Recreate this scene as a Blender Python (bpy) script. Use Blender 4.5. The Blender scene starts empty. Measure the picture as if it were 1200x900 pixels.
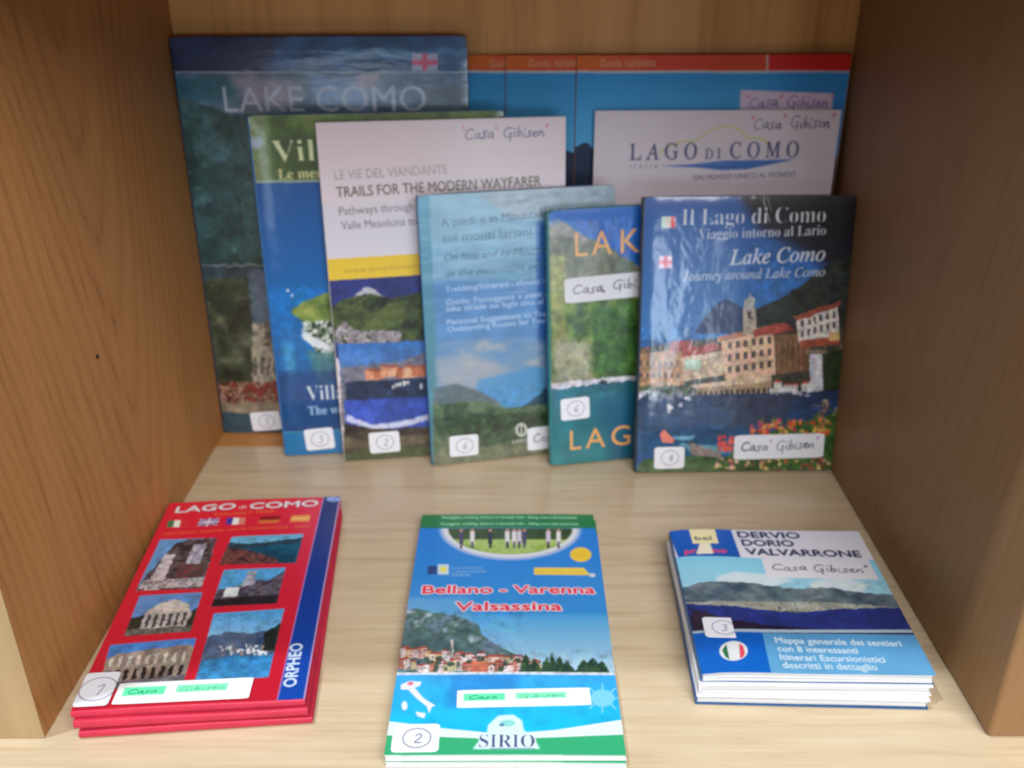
import bpy, bmesh, math, random
import numpy as np
from mathutils import Vector, Matrix

R = math.radians
S = bpy.context.scene
C = S.collection

# ------------------------------------------------------------------ camera
cam_d = bpy.data.cameras.new('camera'); cam = bpy.data.objects.new('camera', cam_d); C.objects.link(cam)
pitch, yaw_c, roll_c = 0.44787, -0.00553, -0.00461
fw = Vector((math.sin(yaw_c)*math.cos(pitch), math.cos(yaw_c)*math.cos(pitch), -math.sin(pitch)))
rt = Vector((math.cos(yaw_c), -math.sin(yaw_c), 0)); up = rt.cross(fw)
r2 = math.cos(roll_c)*rt + math.sin(roll_c)*up; u2 = -math.sin(roll_c)*rt + math.cos(roll_c)*up
M = Matrix((r2, u2, -fw)).transposed().to_4x4(); M.translation = Vector((0, 0, .42)); cam.matrix_world = M
cam_d.sensor_width = 36; cam_d.lens = 32.868; cam_d.clip_start = .01; cam_d.clip_end = 50
cam_d.dof.use_dof = True; cam_d.dof.focus_distance = .43; cam_d.dof.aperture_fstop = 32.868/1000/.0030
S.camera = cam
S.view_settings.view_transform = 'Standard'; S.view_settings.look = 'None'
S.view_settings.exposure = 0; S.view_settings.gamma = 1

# ------------------------------------------------------------------ light
w = bpy.data.worlds.new('World'); S.world = w; w.use_nodes = True
w.node_tree.nodes['Background'].inputs[0].default_value = (.86, .90, 1.0, 1)
w.node_tree.nodes['Background'].inputs[1].default_value = .16
def area(name, loc, target, sx, sy, power, col, spread=180):
    l = bpy.data.lights.new(name, 'AREA'); l.shape = 'RECTANGLE'; l.size = sx; l.size_y = sy
    l.energy = power; l.color = col; l.spread = R(spread)
    o = bpy.data.objects.new(name, l); C.objects.link(o); o.location = loc
    o.rotation_euler = (Vector(target)-Vector(loc)).to_track_quat('-Z', 'Y').to_euler(); return o
# ceiling fitting just in front of the bookcase: its light is cut off by the board above
area('ceiling_lamp', (-.72, .19, 2.25), (-.1, .5, 0), .07, .07, 27, (.84, .93, 1.0))
# bright ceiling of the room, and its window low in front on the right
area('room_ceiling_light', (.42, -.95, 1.40), (0, .7, .1), 1.7, 1.2, 58, (1, .965, .94))
for wx, ww, wp in ((.60, .26, 4.6), (1.27, .55, 6.0), (-.62, .40, 2.6)):   # three panes of the room's window
    area('window_pane', (wx, -2.2, .02), (wx*.15, .7, .1), ww, .62, wp, (.72, .86, 1.0))

# ------------------------------------------------------------------ node helpers
def mat(name):
    m = bpy.data.materials.new(name); m.use_nodes = True
    return m, m.node_tree.nodes, m.node_tree.links, m.node_tree.nodes['Principled BSDF']
def plain(name, col, rough=.5, grain=.04, scale=300, spec=.4):
    m, N, L, b = mat(name)
    tc = N.new('ShaderNodeTexCoord'); nz = N.new('ShaderNodeTexNoise'); nz.inputs['Scale'].default_value = scale
    nz.inputs['Detail'].default_value = 3
    L.new(tc.outputs['Object'], nz.inputs['Vector'])
    cr = N.new('ShaderNodeValToRGB'); L.new(nz.outputs['Fac'], cr.inputs[0])
    cr.color_ramp.elements[0].position = .3; cr.color_ramp.elements[1].position = .7
    cr.color_ramp.elements[0].color = (*[max(0, c*(1-grain*2)) for c in col], 1)
    cr.color_ramp.elements[1].color = (*[min(1, c*(1+grain*2)) for c in col], 1)
    L.new(cr.outputs[0], b.inputs['Base Color']); b.inputs['Roughness'].default_value = rough
    b.inputs['Specular IOR Level'].default_value = spec
    return m
def wood(name, ramp, axis, rough, stretch=1.0, cathedral=.35, fine=220, spec=.4, bump=.05, seed=0, arch=None, mid=28, mida=2.2):
    """axis: 0,1,2 = direction of the grain; ramp: list of (pos, rgb)"""
    m, N, L, b = mat(name)
    tc = N.new('ShaderNodeTexCoord')
    def mapped(sc, off=0):
        mp = N.new('ShaderNodeMapping'); mp.inputs['Scale'].default_value = sc
        mp.inputs['Location'].default_value = (seed+off, seed*.7+off, seed*.3); L.new(tc.outputs['Object'], mp.inputs[0]); return mp
    along, across = 1.0, 9.0
    sc = [across*.8]*3; sc[axis] = along*stretch
    n1 = N.new('ShaderNodeTexNoise'); n1.inputs['Scale'].default_value = 1.1; n1.inputs['Detail'].default_value = 2.5
    n1.inputs['Roughness'].default_value = .45
    L.new(mapped(sc).outputs[0], n1.inputs['Vector'])
    mul = N.new('ShaderNodeMath'); mul.operation = 'MULTIPLY'; mul.inputs[1].default_value = 7
    L.new(n1.outputs['Fac'], mul.inputs[0])
    pp = N.new('ShaderNodeMath'); pp.operation = 'PINGPONG'; pp.inputs[1].default_value = .5; L.new(mul.outputs[0], pp.inputs[0])
    sc2 = [fine]*3; sc2[axis] = fine*.03
    n2 = N.new('ShaderNodeTexNoise'); n2.inputs['Scale'].default_value = 1; n2.inputs['Detail'].default_value = 3
    L.new(mapped(sc2, 3).outputs[0], n2.inputs['Vector'])
    sc3 = [mid]*3; sc3[axis] = mida
    n3 = N.new('ShaderNodeTexNoise'); n3.inputs['Scale'].default_value = 1; n3.inputs['Detail'].default_value = 4
    L.new(mapped(sc3, 7).outputs[0], n3.inputs['Vector'])
    def mx(a, bb, f):
        x = N.new('ShaderNodeMix'); x.data_type = 'FLOAT'; x.inputs[0].default_value = f
        L.new(a, x.inputs[2]); L.new(bb, x.inputs[3]); return x.outputs[0]
    p2 = N.new('ShaderNodeMath'); p2.operation = 'MULTIPLY'; p2.inputs[1].default_value = 2; L.new(pp.outputs[0], p2.inputs[0])
    if arch:   # nested cathedral arches, apex pointing down, centred on depth arch[0]
        sp = N.new('ShaderNodeSeparateXYZ'); L.new(tc.outputs['Object'], sp.inputs[0])
        def mt(op, a, b_=None):
            q_ = N.new('ShaderNodeMath'); q_.operation = op
            for i_, v_ in enumerate((a, b_)):
                if v_ is None: continue
                if isinstance(v_, (int, float)): q_.inputs[i_].default_value = v_
                else: L.new(v_, q_.inputs[i_])
            return q_.outputs[0]
        wv = N.new('ShaderNodeTexNoise'); wv.inputs['Scale'].default_value = 1; wv.inputs['Detail'].default_value = 3
        L.new(mapped([14, 14, 3.5], 11).outputs[0], wv.inputs['Vector'])
        dy = mt('ADD', mt('SUBTRACT', sp.outputs[1], arch[0]), mt('MULTIPLY', mt('SUBTRACT', wv.outputs['Fac'], .5), .05))
        q2 = mt('MULTIPLY', mt('ABSOLUTE', dy), arch[1]); q2 = mt('POWER', q2, 1.5)
        val = mt('ADD', mt('SUBTRACT', sp.outputs[2], q2), mt('MULTIPLY', mt('SUBTRACT', n1.outputs['Fac'], .5), .10))
        rg = mt('PINGPONG', mt('MULTIPLY', val, arch[2]), .5); p2_o = mt('POWER', mt('MULTIPLY', rg, 2), .45)
    else: p2_o = p2.outputs[0]
    s = mx(mx(n3.outputs['Fac'], p2_o, cathedral), n2.outputs['Fac'], .38 if axis == 0 else .33)
    cr = N.new('ShaderNodeValToRGB'); L.new(s, cr.inputs[0])
    e = cr.color_ramp.elements
    e[0].position, e[0].color = ramp[0][0], (*ramp[0][1], 1)
    e[1].position, e[1].color = ramp[-1][0], (*ramp[-1][1], 1)
    for p_, c_ in ramp[1:-1]:
        q = e.new(p_); q.color = (*c_, 1)
    L.new(cr.outputs[0], b.inputs['Base Color'])
    b.inputs['Roughness'].default_value = rough; b.inputs['Specular IOR Level'].default_value = spec
    bp = N.new('ShaderNodeBump'); bp.inputs['Strength'].default_value = bump; bp.inputs['Distance'].default_value = .001
    L.new(n2.outputs['Fac'], bp.inputs['Height']); L.new(bp.outputs[0], b.inputs['Normal'])
    return m

beech = wood('beech_laminate', [(.28, (.46, .350, .215)), (.48, (.56, .450, .300)), (.70, (.62, .520, .370))], 0, .25, fine=420, cathedral=.08, spec=.5, bump=.04, seed=1.3, mid=150, mida=14)
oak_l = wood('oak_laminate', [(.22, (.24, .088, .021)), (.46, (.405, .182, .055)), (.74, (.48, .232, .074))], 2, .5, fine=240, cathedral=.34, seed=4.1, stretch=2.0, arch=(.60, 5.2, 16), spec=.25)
oak_r = wood('oak_laminate_right_shaded', [(.15, (.20, .100, .040)), (.46, (.285, .158, .068)), (.80, (.32, .185, .085))], 2, .5, fine=240, cathedral=.34, seed=8.7, stretch=2.0, arch=(.58, 5.0, 17), spec=.25)  # oak of the left panel with the right side's shade put into its colour
oak_b = wood('oak_back', [(.3, (.54, .25, .070)), (.5, (.74, .38, .125)), (.7, (.82, .46, .17))], 2, .5, fine=170, cathedral=.1, seed=2.2, spec=.25)
edge = wood('edge_band', [(.3, (.40, .28, .14)), (.7, (.52, .385, .215))], 2, .45, fine=200, cathedral=.15, seed=5.5)

# ------------------------------------------------------------------ mesh helpers
def link(name, me, parent=None, m=None):
    o = bpy.data.objects.new(name, me); C.objects.link(o)
    if parent: o.parent = parent
    if m and not me.materials: me.materials.append(m)
    return o
def box_mesh(name, x0, x1, y0, y1, z0, z1, bevel=0.0, seg=2):
    bm = bmesh.new(); bmesh.ops.create_cube(bm, size=1)
    for v in bm.verts:
        v.co = Vector(((x0+x1)/2+v.co.x*(x1-x0), (y0+y1)/2+v.co.y*(y1-y0), (z0+z1)/2+v.co.z*(z1-z0)))
    if bevel: bmesh.ops.bevel(bm, geom=bm.edges[:], offset=bevel, segments=seg, affect='EDGES', profile=.5)
    me = bpy.data.meshes.new(name); bm.to_mesh(me); bm.free()
    for p in me.polygons: p.use_smooth = bevel > 0
    return me
def grid_slab(name, x0, x1, y0, y1, zf, t, nx=24, ny=24, uvrect=None, rc=0.0, edge_r=0.0):
    """Sheet of thickness t whose upper face follows zf(x,y); rounded corners rc; uv 0..1 over uvrect."""
    if uvrect is None: uvrect = (x0, x1, y0, y1)
    W, H = x1-x0, y1-y0
    vs, fs, uv = [], [], []
    def pos(i, j):
        u, v = i/nx, j/ny
        x, y = x0+u*W, y0+v*H
        if rc:   # pull the four corners in to a round
            cx = min(max(x, x0+rc), x1-rc); cy = min(max(y, y0+rc), y1-rc)
            dx, dy = x-cx, y-cy; m = max(abs(dx), abs(dy))
            if m > 0 and dx != 0 and dy != 0:
                k = m/math.hypot(dx, dy); x, y = cx+dx*k, cy+dy*k
        return x, y
    us = list(range(nx+1)); n = (nx+1)*(ny+1)
    for lay in (0, 1):
        for j in range(ny+1):
            for i in range(nx+1):
                x, y = pos(i, j); z = zf(x, y)
                if edge_r:
                    d = min(x-x0, x1-x, y-y0, y1-y)
                    if lay == 0 and d < edge_r: z -= (edge_r-math.sqrt(max(0, edge_r**2-(edge_r-d)**2)))*min(1, t/edge_r)*.8
                vs.append((x, y, z if lay == 0 else zf(x, y)-t))
    for j in range(ny):
        for i in range(nx):
            a = j*(nx+1)+i
            fs.append((a, a+1, a+nx+2, a+nx+1)); fs.append((n+a, n+a+nx+1, n+a+nx+2, n+a+1))
    for i in range(nx):
        a = i; fs.append((a, n+a, n+a+1, a+1)); a = ny*(nx+1)+i; fs.append((a, a+1, n+a+1, n+a))
    for j in range(ny):
        a = j*(nx+1); fs.append((a, a+nx+1, n+a+nx+1, n+a)); a = a+nx; fs.append((a, n+a, n+a+nx+1, a+nx+1))
    me = bpy.data.meshes.new(name); me.from_pydata(vs, [], fs); me.update()
    l = me.uv_layers.new(name='uv'); co = np.empty(len(vs)*3, 'f'); me.vertices.foreach_get('co', co); co = co.reshape(-1, 3)
    vi = np.empty(len(me.loops), 'i'); me.loops.foreach_get('vertex_index', vi)
    q = co[vi]; u = (q[:, 0]-uvrect[0])/(uvrect[1]-uvrect[0]); v = (q[:, 1]-uvrect[2])/(uvrect[3]-uvrect[2])
    l.data.foreach_set('uv', np.clip(np.stack([u, v], 1), .002, .998).astype('f').ravel())
    k = len(fs)
    for i, p in enumerate(me.polygons): p.use_smooth = (i < 2*nx*ny)
    if hasattr(me, 'set_sharp_from_angle'): me.set_sharp_from_angle(angle=R(50))
    return me

# ------------------------------------------------------------------ the bookcase
def thing(name, label, cat, loc=(0, 0, 0), group=None):
    o = bpy.data.objects.new(name, None); C.objects.link(o); o.location = loc; o.empty_display_size = .02
    o['label'] = label; o['category'] = cat
    if group: o['group'] = group
    return o
LX, RX, YB, YF, ZT = -.2748, .2715, .7965, .3994, .432
case = thing('bookcase', 'open brown oak bookcase compartment with a pale beech shelf board, holding all the books', 'bookcase')
o = link('shelf_board', box_mesh('shelf_board', -.62, .62, .30, .83, -.028, 0, .0015), case, beech); o['label'] = 'pale beech laminate shelf the books stand and lie on'
o = link('back_panel', box_mesh('back_panel', LX-.01, RX+.01, YB, YB+.012, .0004, ZT+.02), case, oak_b)
o = link('side_panel', box_mesh('side_panel', LX-.038, LX, YF+.0012, YB, .0004, .75, .0), case, oak_l); o['label'] = 'left side panel with dark cathedral grain'
link('edge_band', box_mesh('edge_band', LX-.038, LX, YF, YF+.0012, .0004, .75, .0004), o, edge)
bm = bmesh.new(); bmesh.ops.create_cone(bm, cap_ends=True, segments=16, radius1=.0016, radius2=.0016, depth=.0008); me = bpy.data.meshes.new('pin_hole'); bm.to_mesh(me); bm.free()
ph = link('pin_hole', me, o, plain('pin_hole_dark', (.004, .003, .002), .9)); ph.location = (LX+.0001, .559, .172); ph.rotation_euler = (0, R(90), 0)
o = link('side_panel', box_mesh('side_panel', RX, RX+.06, YF, YB, .0004, .75, .003, 3), case, oak_r); o['label'] = 'right side panel with rounded front edge, its colour darkened for the deeper shade'
o = link('rear_strip', box_mesh('rear_strip', LX, RX, .744, YB, -.001, .0003, 0), case, oak_l); o['label'] = 'thin brown strip along the back panel'  # thin brown strip covering the rear of the shelf
link('upper_shelf_board', box_mesh('upper_shelf_board', LX, RX, YF+.004, YB, ZT, ZT+.025, .001), case, oak_l)

# ------------------------------------------------------------------ painting printed covers
def lin(c): c = np.asarray(c, float)/255; return np.where(c <= .04045, c/12.92, ((c+.055)/1.055)**2.4)
def srgb(c): c = np.clip(c, 0, 1); return np.where(c <= .0031308, c*12.92, 1.055*c**(1/2.4)-.055)
def fbm(h, w, cell, octs=4, seed=0, ax=1.0, ay=1.0):
    r = np.random.RandomState(seed); out = np.zeros((h, w)); amp = 1; tot = 0
    for o_ in range(octs):
        cx, cy = max(1.2, cell*ax/2**o_), max(1.2, cell*ay/2**o_)
        gw, gh = int(w/cx)+3, int(h/cy)+3; g = r.rand(gh, gw)
        x = np.arange(w)/cx; y = np.arange(h)/cy; xi = x.astype(int); yi = y.astype(int)
        fx = x-xi; fy = y-yi; fx = fx*fx*(3-2*fx); fy = (fy*fy*(3-2*fy))[:, None]
        a = g[yi][:, xi]; b = g[yi][:, xi+1]; c = g[yi+1][:, xi]; d = g[yi+1][:, xi+1]
        out += amp*((a*(1-fx)+b*fx)*(1-fy)+(c*(1-fx)+d*fx)*fy); tot += amp; amp *= .55
    return out/tot
def homog(src, dst):
    A = []
    for (x, y), (u, v) in zip(src, dst):
        A.append([x, y, 1, 0, 0, 0, -u*x, -u*y]); A.append([0, 0, 0, x, y, 1, -v*x, -v*y])
    h = np.linalg.solve(np.array(A, float), np.array(dst, float).ravel()); return np.append(h, 1).reshape(3, 3)
_glyph = {}
def text_tris(s, bold=0.0, shear=0.0):
    k = (s, bold, shear)
    if k in _glyph: return _glyph[k]
    c = bpy.data.curves.new('tmp', 'FONT'); c.body = s; c.resolution_u = 3; c.offset = bold; c.shear = shear
    ob = bpy.data.objects.new('tmp', c); C.objects.link(ob); bpy.context.view_layer.update()
    me = ob.evaluated_get(bpy.context.evaluated_depsgraph_get()).to_mesh()
    me.calc_loop_triangles()
    v = np.array([p.co[:2] for p in me.vertices]).reshape(-1, 2)
    t = np.array([q.vertices[:] for q in me.loop_triangles], int).reshape(-1, 3)
    bpy.data.objects.remove(ob); bpy.data.curves.remove(c)
    _glyph[k] = (v, t); return v, t
def serif(s):
    o_ = ''
    for ch in s:
        if 'A' <= ch <= 'Z': o_ += chr(0x1D400+ord(ch)-65)
        elif 'a' <= ch <= 'z': o_ += chr(0x1D41A+ord(ch)-97)
        else: o_ += ch
    return o_
def italic(s):
    o_ = ''
    for ch in s:
        if ch == 'h': o_ += chr(0x210E)
        elif 'A' <= ch <= 'Z': o_ += chr(0x1D434+ord(ch)-65)
        elif 'a' <= ch <= 'z': o_ += chr(0x1D44E+ord(ch)-97)
        else: o_ += ch
    return o_
HAND = {
 'C': (.85, [[(.78, .8), (.5, 1), (.18, .8), (.05, .4), (.25, .02), (.8, .1)]]),
 'G': (.95, [[(.8, .85), (.45, 1.02), (.1, .75), (.05, .3), (.35, -.02), (.72, .15), (.76, .45), (.45, .44), (.74, .45), (.72, -.3)]]),
 'a': (.68, [[(.52, .5), (.3, .58), (.08, .3), (.22, .02), (.48, .2), (.54, .55), (.54, .08), (.68, .03)]]),
 's': (.55, [[(.5, .56), (.22, .58), (.18, .36), (.44, .24), (.38, .0), (.06, .04)]]),
 'i': (.32, [[(.1, .52), (.12, .06), (.28, .02)], [(.13, .76), (.16, .8)]]),
 'b': (.58, [[(.1, 1.02), (.1, .0), (.14, .38), (.4, .5), (.5, .22), (.3, -.02), (.12, .06)]]),
 'e': (.58, [[(.08, .26), (.46, .36), (.36, .58), (.1, .42), (.1, .1), (.3, -.01), (.56, .12)]]),
 'n': (.62, [[(.08, .5), (.1, .0), (.14, .36), (.34, .55), (.46, .4), (.48, .0), (.58, .06)]]),
 ' ': (.5, []),
 '"': (.34, [[(.08, 1.12), (.05, .9)], [(.22, 1.12), (.19, .9)]]),
 ',': (.3, [[(.12, .05), (.06, -.16)]]),
 '1': (.4, [[(.05, .7), (.25, 1), (.25, 0)]]),
 '2': (.6, [[(.08, .75), (.28, 1), (.5, .75), (.35, .4), (.06, .02), (.56, .04)]]),
 '3': (.6, [[(.1, .9), (.35, 1), (.45, .75), (.2, .55), (.5, .35), (.35, .02), (.08, .08)]]),
 '4': (.6, [[(.35, 1), (.06, .35), (.55, .38)], [(.42, .7), (.4, 0)]]),
 '5': (.6, [[(.5, 1), (.15, .98), (.12, .6), (.42, .55), (.48, .2), (.2, .0), (.06, .1)]]),
 '6': (.6, [[(.42, 1), (.12, .6), (.1, .15), (.35, .0), (.5, .25), (.3, .45), (.12, .3)]]),
}
def smooth(p, n=3):
    p = np.array(p, float)
    for _ in range(n):
        if len(p) < 3: break
        a = p[:-1]*.75+p[1:]*.25; b = p[:-1]*.25+p[1:]*.75
        p = np.vstack([p[:1], np.stack([a, b], 1).reshape(-1, 2), p[-1:]])
    return p
class Canvas:
    """A printed sheet of w x h mm. Points are read off the reference (px) and rectified to mm through the four corners."""
    def __init__(s, w, h, quad=None, k=4, base=(255, 255, 255), gain=(1, 1)):
        s.w, s.h, s.k = w, h, k; s.W, s.H = int(w*k), int(h*k); s.gain = gain
        s.a = np.zeros((s.H, s.W, 3)); s.a[:] = base
        s.M = homog(quad, [(0, 0), (w, 0), (w, h), (0, h)]) if quad else None
    def mm(s, p):
        p = np.atleast_2d(np.array(p, float))
        if s.M is None: return p
        q = np.c_[p, np.ones(len(p))]@s.M.T; return q[:, :2]/q[:, 2:]
    def px(s, p): return s.mm(p)*s.k
    def _bb(s, p, pad=2):
        x0, y0 = np.floor(p.min(0)-pad).astype(int); x1, y1 = np.ceil(p.max(0)+pad).astype(int)
        return max(0, x0), max(0, y0), min(s.W, x1), min(s.H, y1)
    def mask(s, p):
        x0, y0, x1, y1 = s._bb(p)
        if x1 <= x0 or y1 <= y0: return None
        X, Y = np.meshgrid(np.arange(x0, x1)+.5, np.arange(y0, y1)+.5); m = np.zeros(X.shape, bool)
        for i in range(len(p)):
            (ax, ay), (bx, by) = p[i-1], p[i]
            if ay == by: continue
            c = ((ay > Y) != (by > Y)) & (X < (bx-ax)*(Y-ay)/(by-ay)+ax); m ^= c
        return (x0, y0, x1, y1), m.astype(float)
    def blend(s, bb, m, col, alpha=1):
        x0, y0, x1, y1 = bb; r = s.a[y0:y1, x0:x1]; m = (m*alpha)[..., None]; r[:] = r*(1-m)+np.asarray(col, float)*m
    def soften(s, m, r):
        r = int(r)
        if r < 1: return m
        k = np.ones(2*r+1)/(2*r+1)
        for ax in (0, 1):
            for _ in range(2): m = np.apply_along_axis(lambda v: np.convolve(np.pad(v, r, 'edge'), k, 'valid'), ax, m)
        return m
    def poly(s, pts, col, alpha=1, soft=0, col2=None, noise=0, cell=20, seed=1, rough=0, ax=1, ay=1):
        p = s.px(pts)
        if rough:
            rr = np.random.RandomState(seed); q = []
            for i in range(len(p)):
                a, b = p[i-1], p[i]; n = max(1, int(np.hypot(*(b-a))/6))
                for j in range(n): q.append(a+(b-a)*j/n+rr.randn(2)*rough)
            p = np.array(q)
        r = s.mask(p)
        if r is None: return
        bb, m = r
        if soft: m = s.soften(m, soft)
        h, w_ = m.shape; c = np.zeros((h, w_, 3)); c[:] = col
        if col2 is not None: t = np.linspace(0, 1, h)[:, None, None]; c = c*(1-t)+np.array(col2, float)*t
        if noise: c = c*(1+noise*(fbm(h, w_, cell, 4, seed, ax, ay)-.5)[..., None]*2)
        s.blend(bb, m, np.clip(c, 0, 255), alpha)
    def rect(s, x0, y0, x1, y1, col, **k): s.poly([(x0, y0), (x1, y0), (x1, y1), (x0, y1)], col, **k)
    def pal(s, pts, cols, cell=14, seed=1, alpha=1, rough=0, contrast=1.7, ax=1, ay=1, soft=1):
        """fill with a mottled palette (trees, rocks, roofs ...)"""
        p = s.px(pts)
        if rough:
            rr = np.random.RandomState(seed); q = []
            for i in range(len(p)):
                a, b = p[i-1], p[i]; n = max(1, int(np.hypot(*(b-a))/6))
                for j in range(n): q.append(a+(b-a)*j/n+rr.randn(2)*rough)
            p = np.array(q)
        r = s.mask(p)
        if r is None: return
        bb, m = r; h, w_ = m.shape
        if soft: m = s.soften(m, soft)
        f = np.clip((fbm(h, w_, cell*1.25, 4, seed, ax, ay)*.75+.25*fbm(h, w_, cell*4, 2, seed+50)-.5)*contrast*1.15+.5, 0, .9999)*(len(cols)-1)
        i = f.astype(int); t = (f-i)[..., None]; cc = np.array(cols, float); s.blend(bb, m, cc[i]*(1-t)+cc[np.minimum(i+1, len(cols)-1)]*t, alpha)
    def ell(s, cx, cy, rx, ry, col, a0=0, a1=360, n=40, **k):
        s.poly([(cx+rx*math.cos(R(a0+(a1-a0)*i/n)), cy+ry*math.sin(R(a0+(a1-a0)*i/n))) for i in range(n+1)], col, **k)
    def warp(s, x0, y0, x1, y1, amp=.5, cell=3.0, grain=.16, seed=1):
        """break the drawn edges up and add tonal detail, over a region (reference px)"""
        p = s.px([(x0, y0), (x1, y0), (x1, y1), (x0, y1)]); a, b, c_, d = s._bb(p, 0)
        if c_-a < 4 or d-b < 4: return
        h, w_ = d-b, c_-a; cl = cell*s.k
        dx = (fbm(h, w_, cl, 3, seed)-.5)*4*amp*s.k; dy = (fbm(h, w_, cl, 3, seed+1)-.5)*4*amp*s.k
        Y, X = np.mgrid[0:h, 0:w_]; r = s.a[b:d, a:c_]
        q = r[np.clip(Y+dy, 0, h-1).astype(int), np.clip(X+dx, 0, w_-1).astype(int)]
        g = (fbm(h, w_, .9*s.k, 3, seed+2)-.5)*.7+(fbm(h, w_, 5*s.k, 3, seed+3)-.5)
        tint = np.stack([fbm(h, w_, 4*s.k, 2, seed+5)-.5, fbm(h, w_, 4*s.k, 2, seed+6)-.5, fbm(h, w_, 4*s.k, 2, seed+7)-.5], 2)
        r[:] = np.clip(q*(1+grain*1.15*g[..., None]+tint*grain*.25)+tint*grain*5, 0, 255)
    def line(s, pts, wmm, col, alpha=1, raw=False, sm=0):
        p = (np.array(pts, float)*s.k if raw else s.px(pts))
        if sm: p = smooth(p, sm)
        r = wmm*s.k/2; x0, y0, x1, y1 = s._bb(p, r+2)
        if x1 <= x0 or y1 <= y0: return
        X, Y = np.meshgrid(np.arange(x0, x1)+.5, np.arange(y0, y1)+.5); d = np.full(X.shape, 1e9)
        for a, b in zip(p[:-1], p[1:]):
            v = b-a; L = max(v@v, 1e-9); t = np.clip(((X-a[0])*v[0]+(Y-a[1])*v[1])/L, 0, 1)
            d = np.minimum(d, np.hypot(X-a[0]-t*v[0], Y-a[1]-t*v[1]))
        s.blend((x0, y0, x1, y1), np.clip(r+.5-d, 0, 1), col, alpha)
    def text(s, st, p0, p1, cap, col, alpha=1, bold=0, shear=0, outline=None, ow=.6):
        """baseline p0->p1 in px, cap height in mm"""
        v, t = text_tris(st, 0.0, shear); a, b = s.mm(p0)[0], s.mm(p1)[0]; d = b-a; Ln = np.hypot(*d); d /= Ln; n = np.array([d[1], -d[0]])
        w0, w1 = v[:, 0].min(), v[:, 0].max(); q = (a+np.outer((v[:, 0]-w0)/(w1-w0)*Ln, d)+np.outer(v[:, 1]/.7*cap, n))*s.k
        x0, y0, x1, y1 = s._bb(q, 6+(ow*s.k if outline else 0))
        if x1 <= x0 or y1 <= y0: return
        m = np.zeros((y1-y0, x1-x0)); 
        for tri in q[t]:
            bx0, by0 = np.floor(tri.min(0)).astype(int)-[x0, y0]; bx1, by1 = np.ceil(tri.max(0)).astype(int)-[x0, y0]+1
            bx0, by0 = max(bx0, 0), max(by0, 0); bx1, by1 = min(bx1, m.shape[1]), min(by1, m.shape[0])
            if bx1 <= bx0 or by1 <= by0: continue
            X = np.arange(bx0, bx1)[None]+x0+.5; Y = np.arange(by0, by1)[:, None]+y0+.5
            (ax_, ay_), (bx_, by_), (cx_, cy_) = tri
            e0 = (bx_-ax_)*(Y-ay_)-(by_-ay_)*(X-ax_); e1 = (cx_-bx_)*(Y-by_)-(cy_-by_)*(X-bx_); e2 = (ax_-cx_)*(Y-cy_)-(ay_-cy_)*(X-cx_)
            ins = ((e0 >= 0) & (e1 >= 0) & (e2 >= 0)) | ((e0 <= 0) & (e1 <= 0) & (e2 <= 0))
            m[by0:by1, bx0:bx1] = np.maximum(m[by0:by1, bx0:bx1], ins)
        rb = max(0, bold)*cap/.7*s.k
        re = max(0, -bold)*cap/.7*s.k
        while re > 0.02:   # lighter weight: thin the strokes
            f = min(1, re); n_ = m.copy()
            for dx, dy in ((1, 0), (-1, 0), (0, 1), (0, -1)): n_ = np.minimum(n_, 1-f*(1-np.roll(np.roll(m, dx, 1), dy, 0)))
            m = n_; re -= 1
        while rb > 0.02:   # heavier weight: spread the strokes
            f = min(1, rb); n_ = m.copy()
            for dx, dy in ((1, 0), (-1, 0), (0, 1), (0, -1)): n_ = np.maximum(n_, np.roll(np.roll(m, dx, 1), dy, 0)*f)
            m = n_; rb -= 1
        if outline is not None:
            r = max(1, int(round(ow*s.k))); o_ = m.copy()
            for dx in range(-r, r+1):
                for dy in range(-r, r+1):
                    if dx*dx+dy*dy <= r*r: o_ = np.maximum(o_, np.roll(np.roll(m, dx, 1), dy, 0))
            s.blend((x0, y0, x1, y1), o_, outline, alpha)
        s.blend((x0, y0, x1, y1), m, col, alpha)
    def hand(s, st, p0, p1, cap, col, wmm=.55, seed=0, alpha=.9, quote=None):
        rr = np.random.RandomState(seed); a, b = s.mm(p0)[0], s.mm(p1)[0]; tot = sum(HAND[c][0] for c in st); d = b-a; Ln = np.hypot(*d); d /= Ln
        n = np.array([d[1], -d[0]]); x = 0
        for ch in st:
            wd, strokes = HAND[ch]; jy = rr.randn()*.05
            for stt in strokes:
                p = smooth(stt, 3)+[0, jy]; q = a+np.outer((x+p[:, 0]+.18*p[:, 1])/tot*Ln, d)+np.outer(p[:, 1]*cap*(1+.08*rr.randn()), n)
                s.line(q, wmm*(1+.15*rr.randn()), (quote if (ch == '"' and quote) else col), alpha, raw=True)
            x += wd
    def speckle(s, x0, y0, x1, y1, cols, n, size=(1, 3), seed=0, alpha=.9):
        rr = np.random.RandomState(seed)
        for _ in range(n):
            x, y = rr.uniform(x0, x1), rr.uniform(y0, y1); r = rr.uniform(*size); a = rr.uniform(.6, 1.4)
            s.ell(x, y, r*a, r/a, cols[rr.randint(len(cols))], n=7, alpha=alpha)
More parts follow.
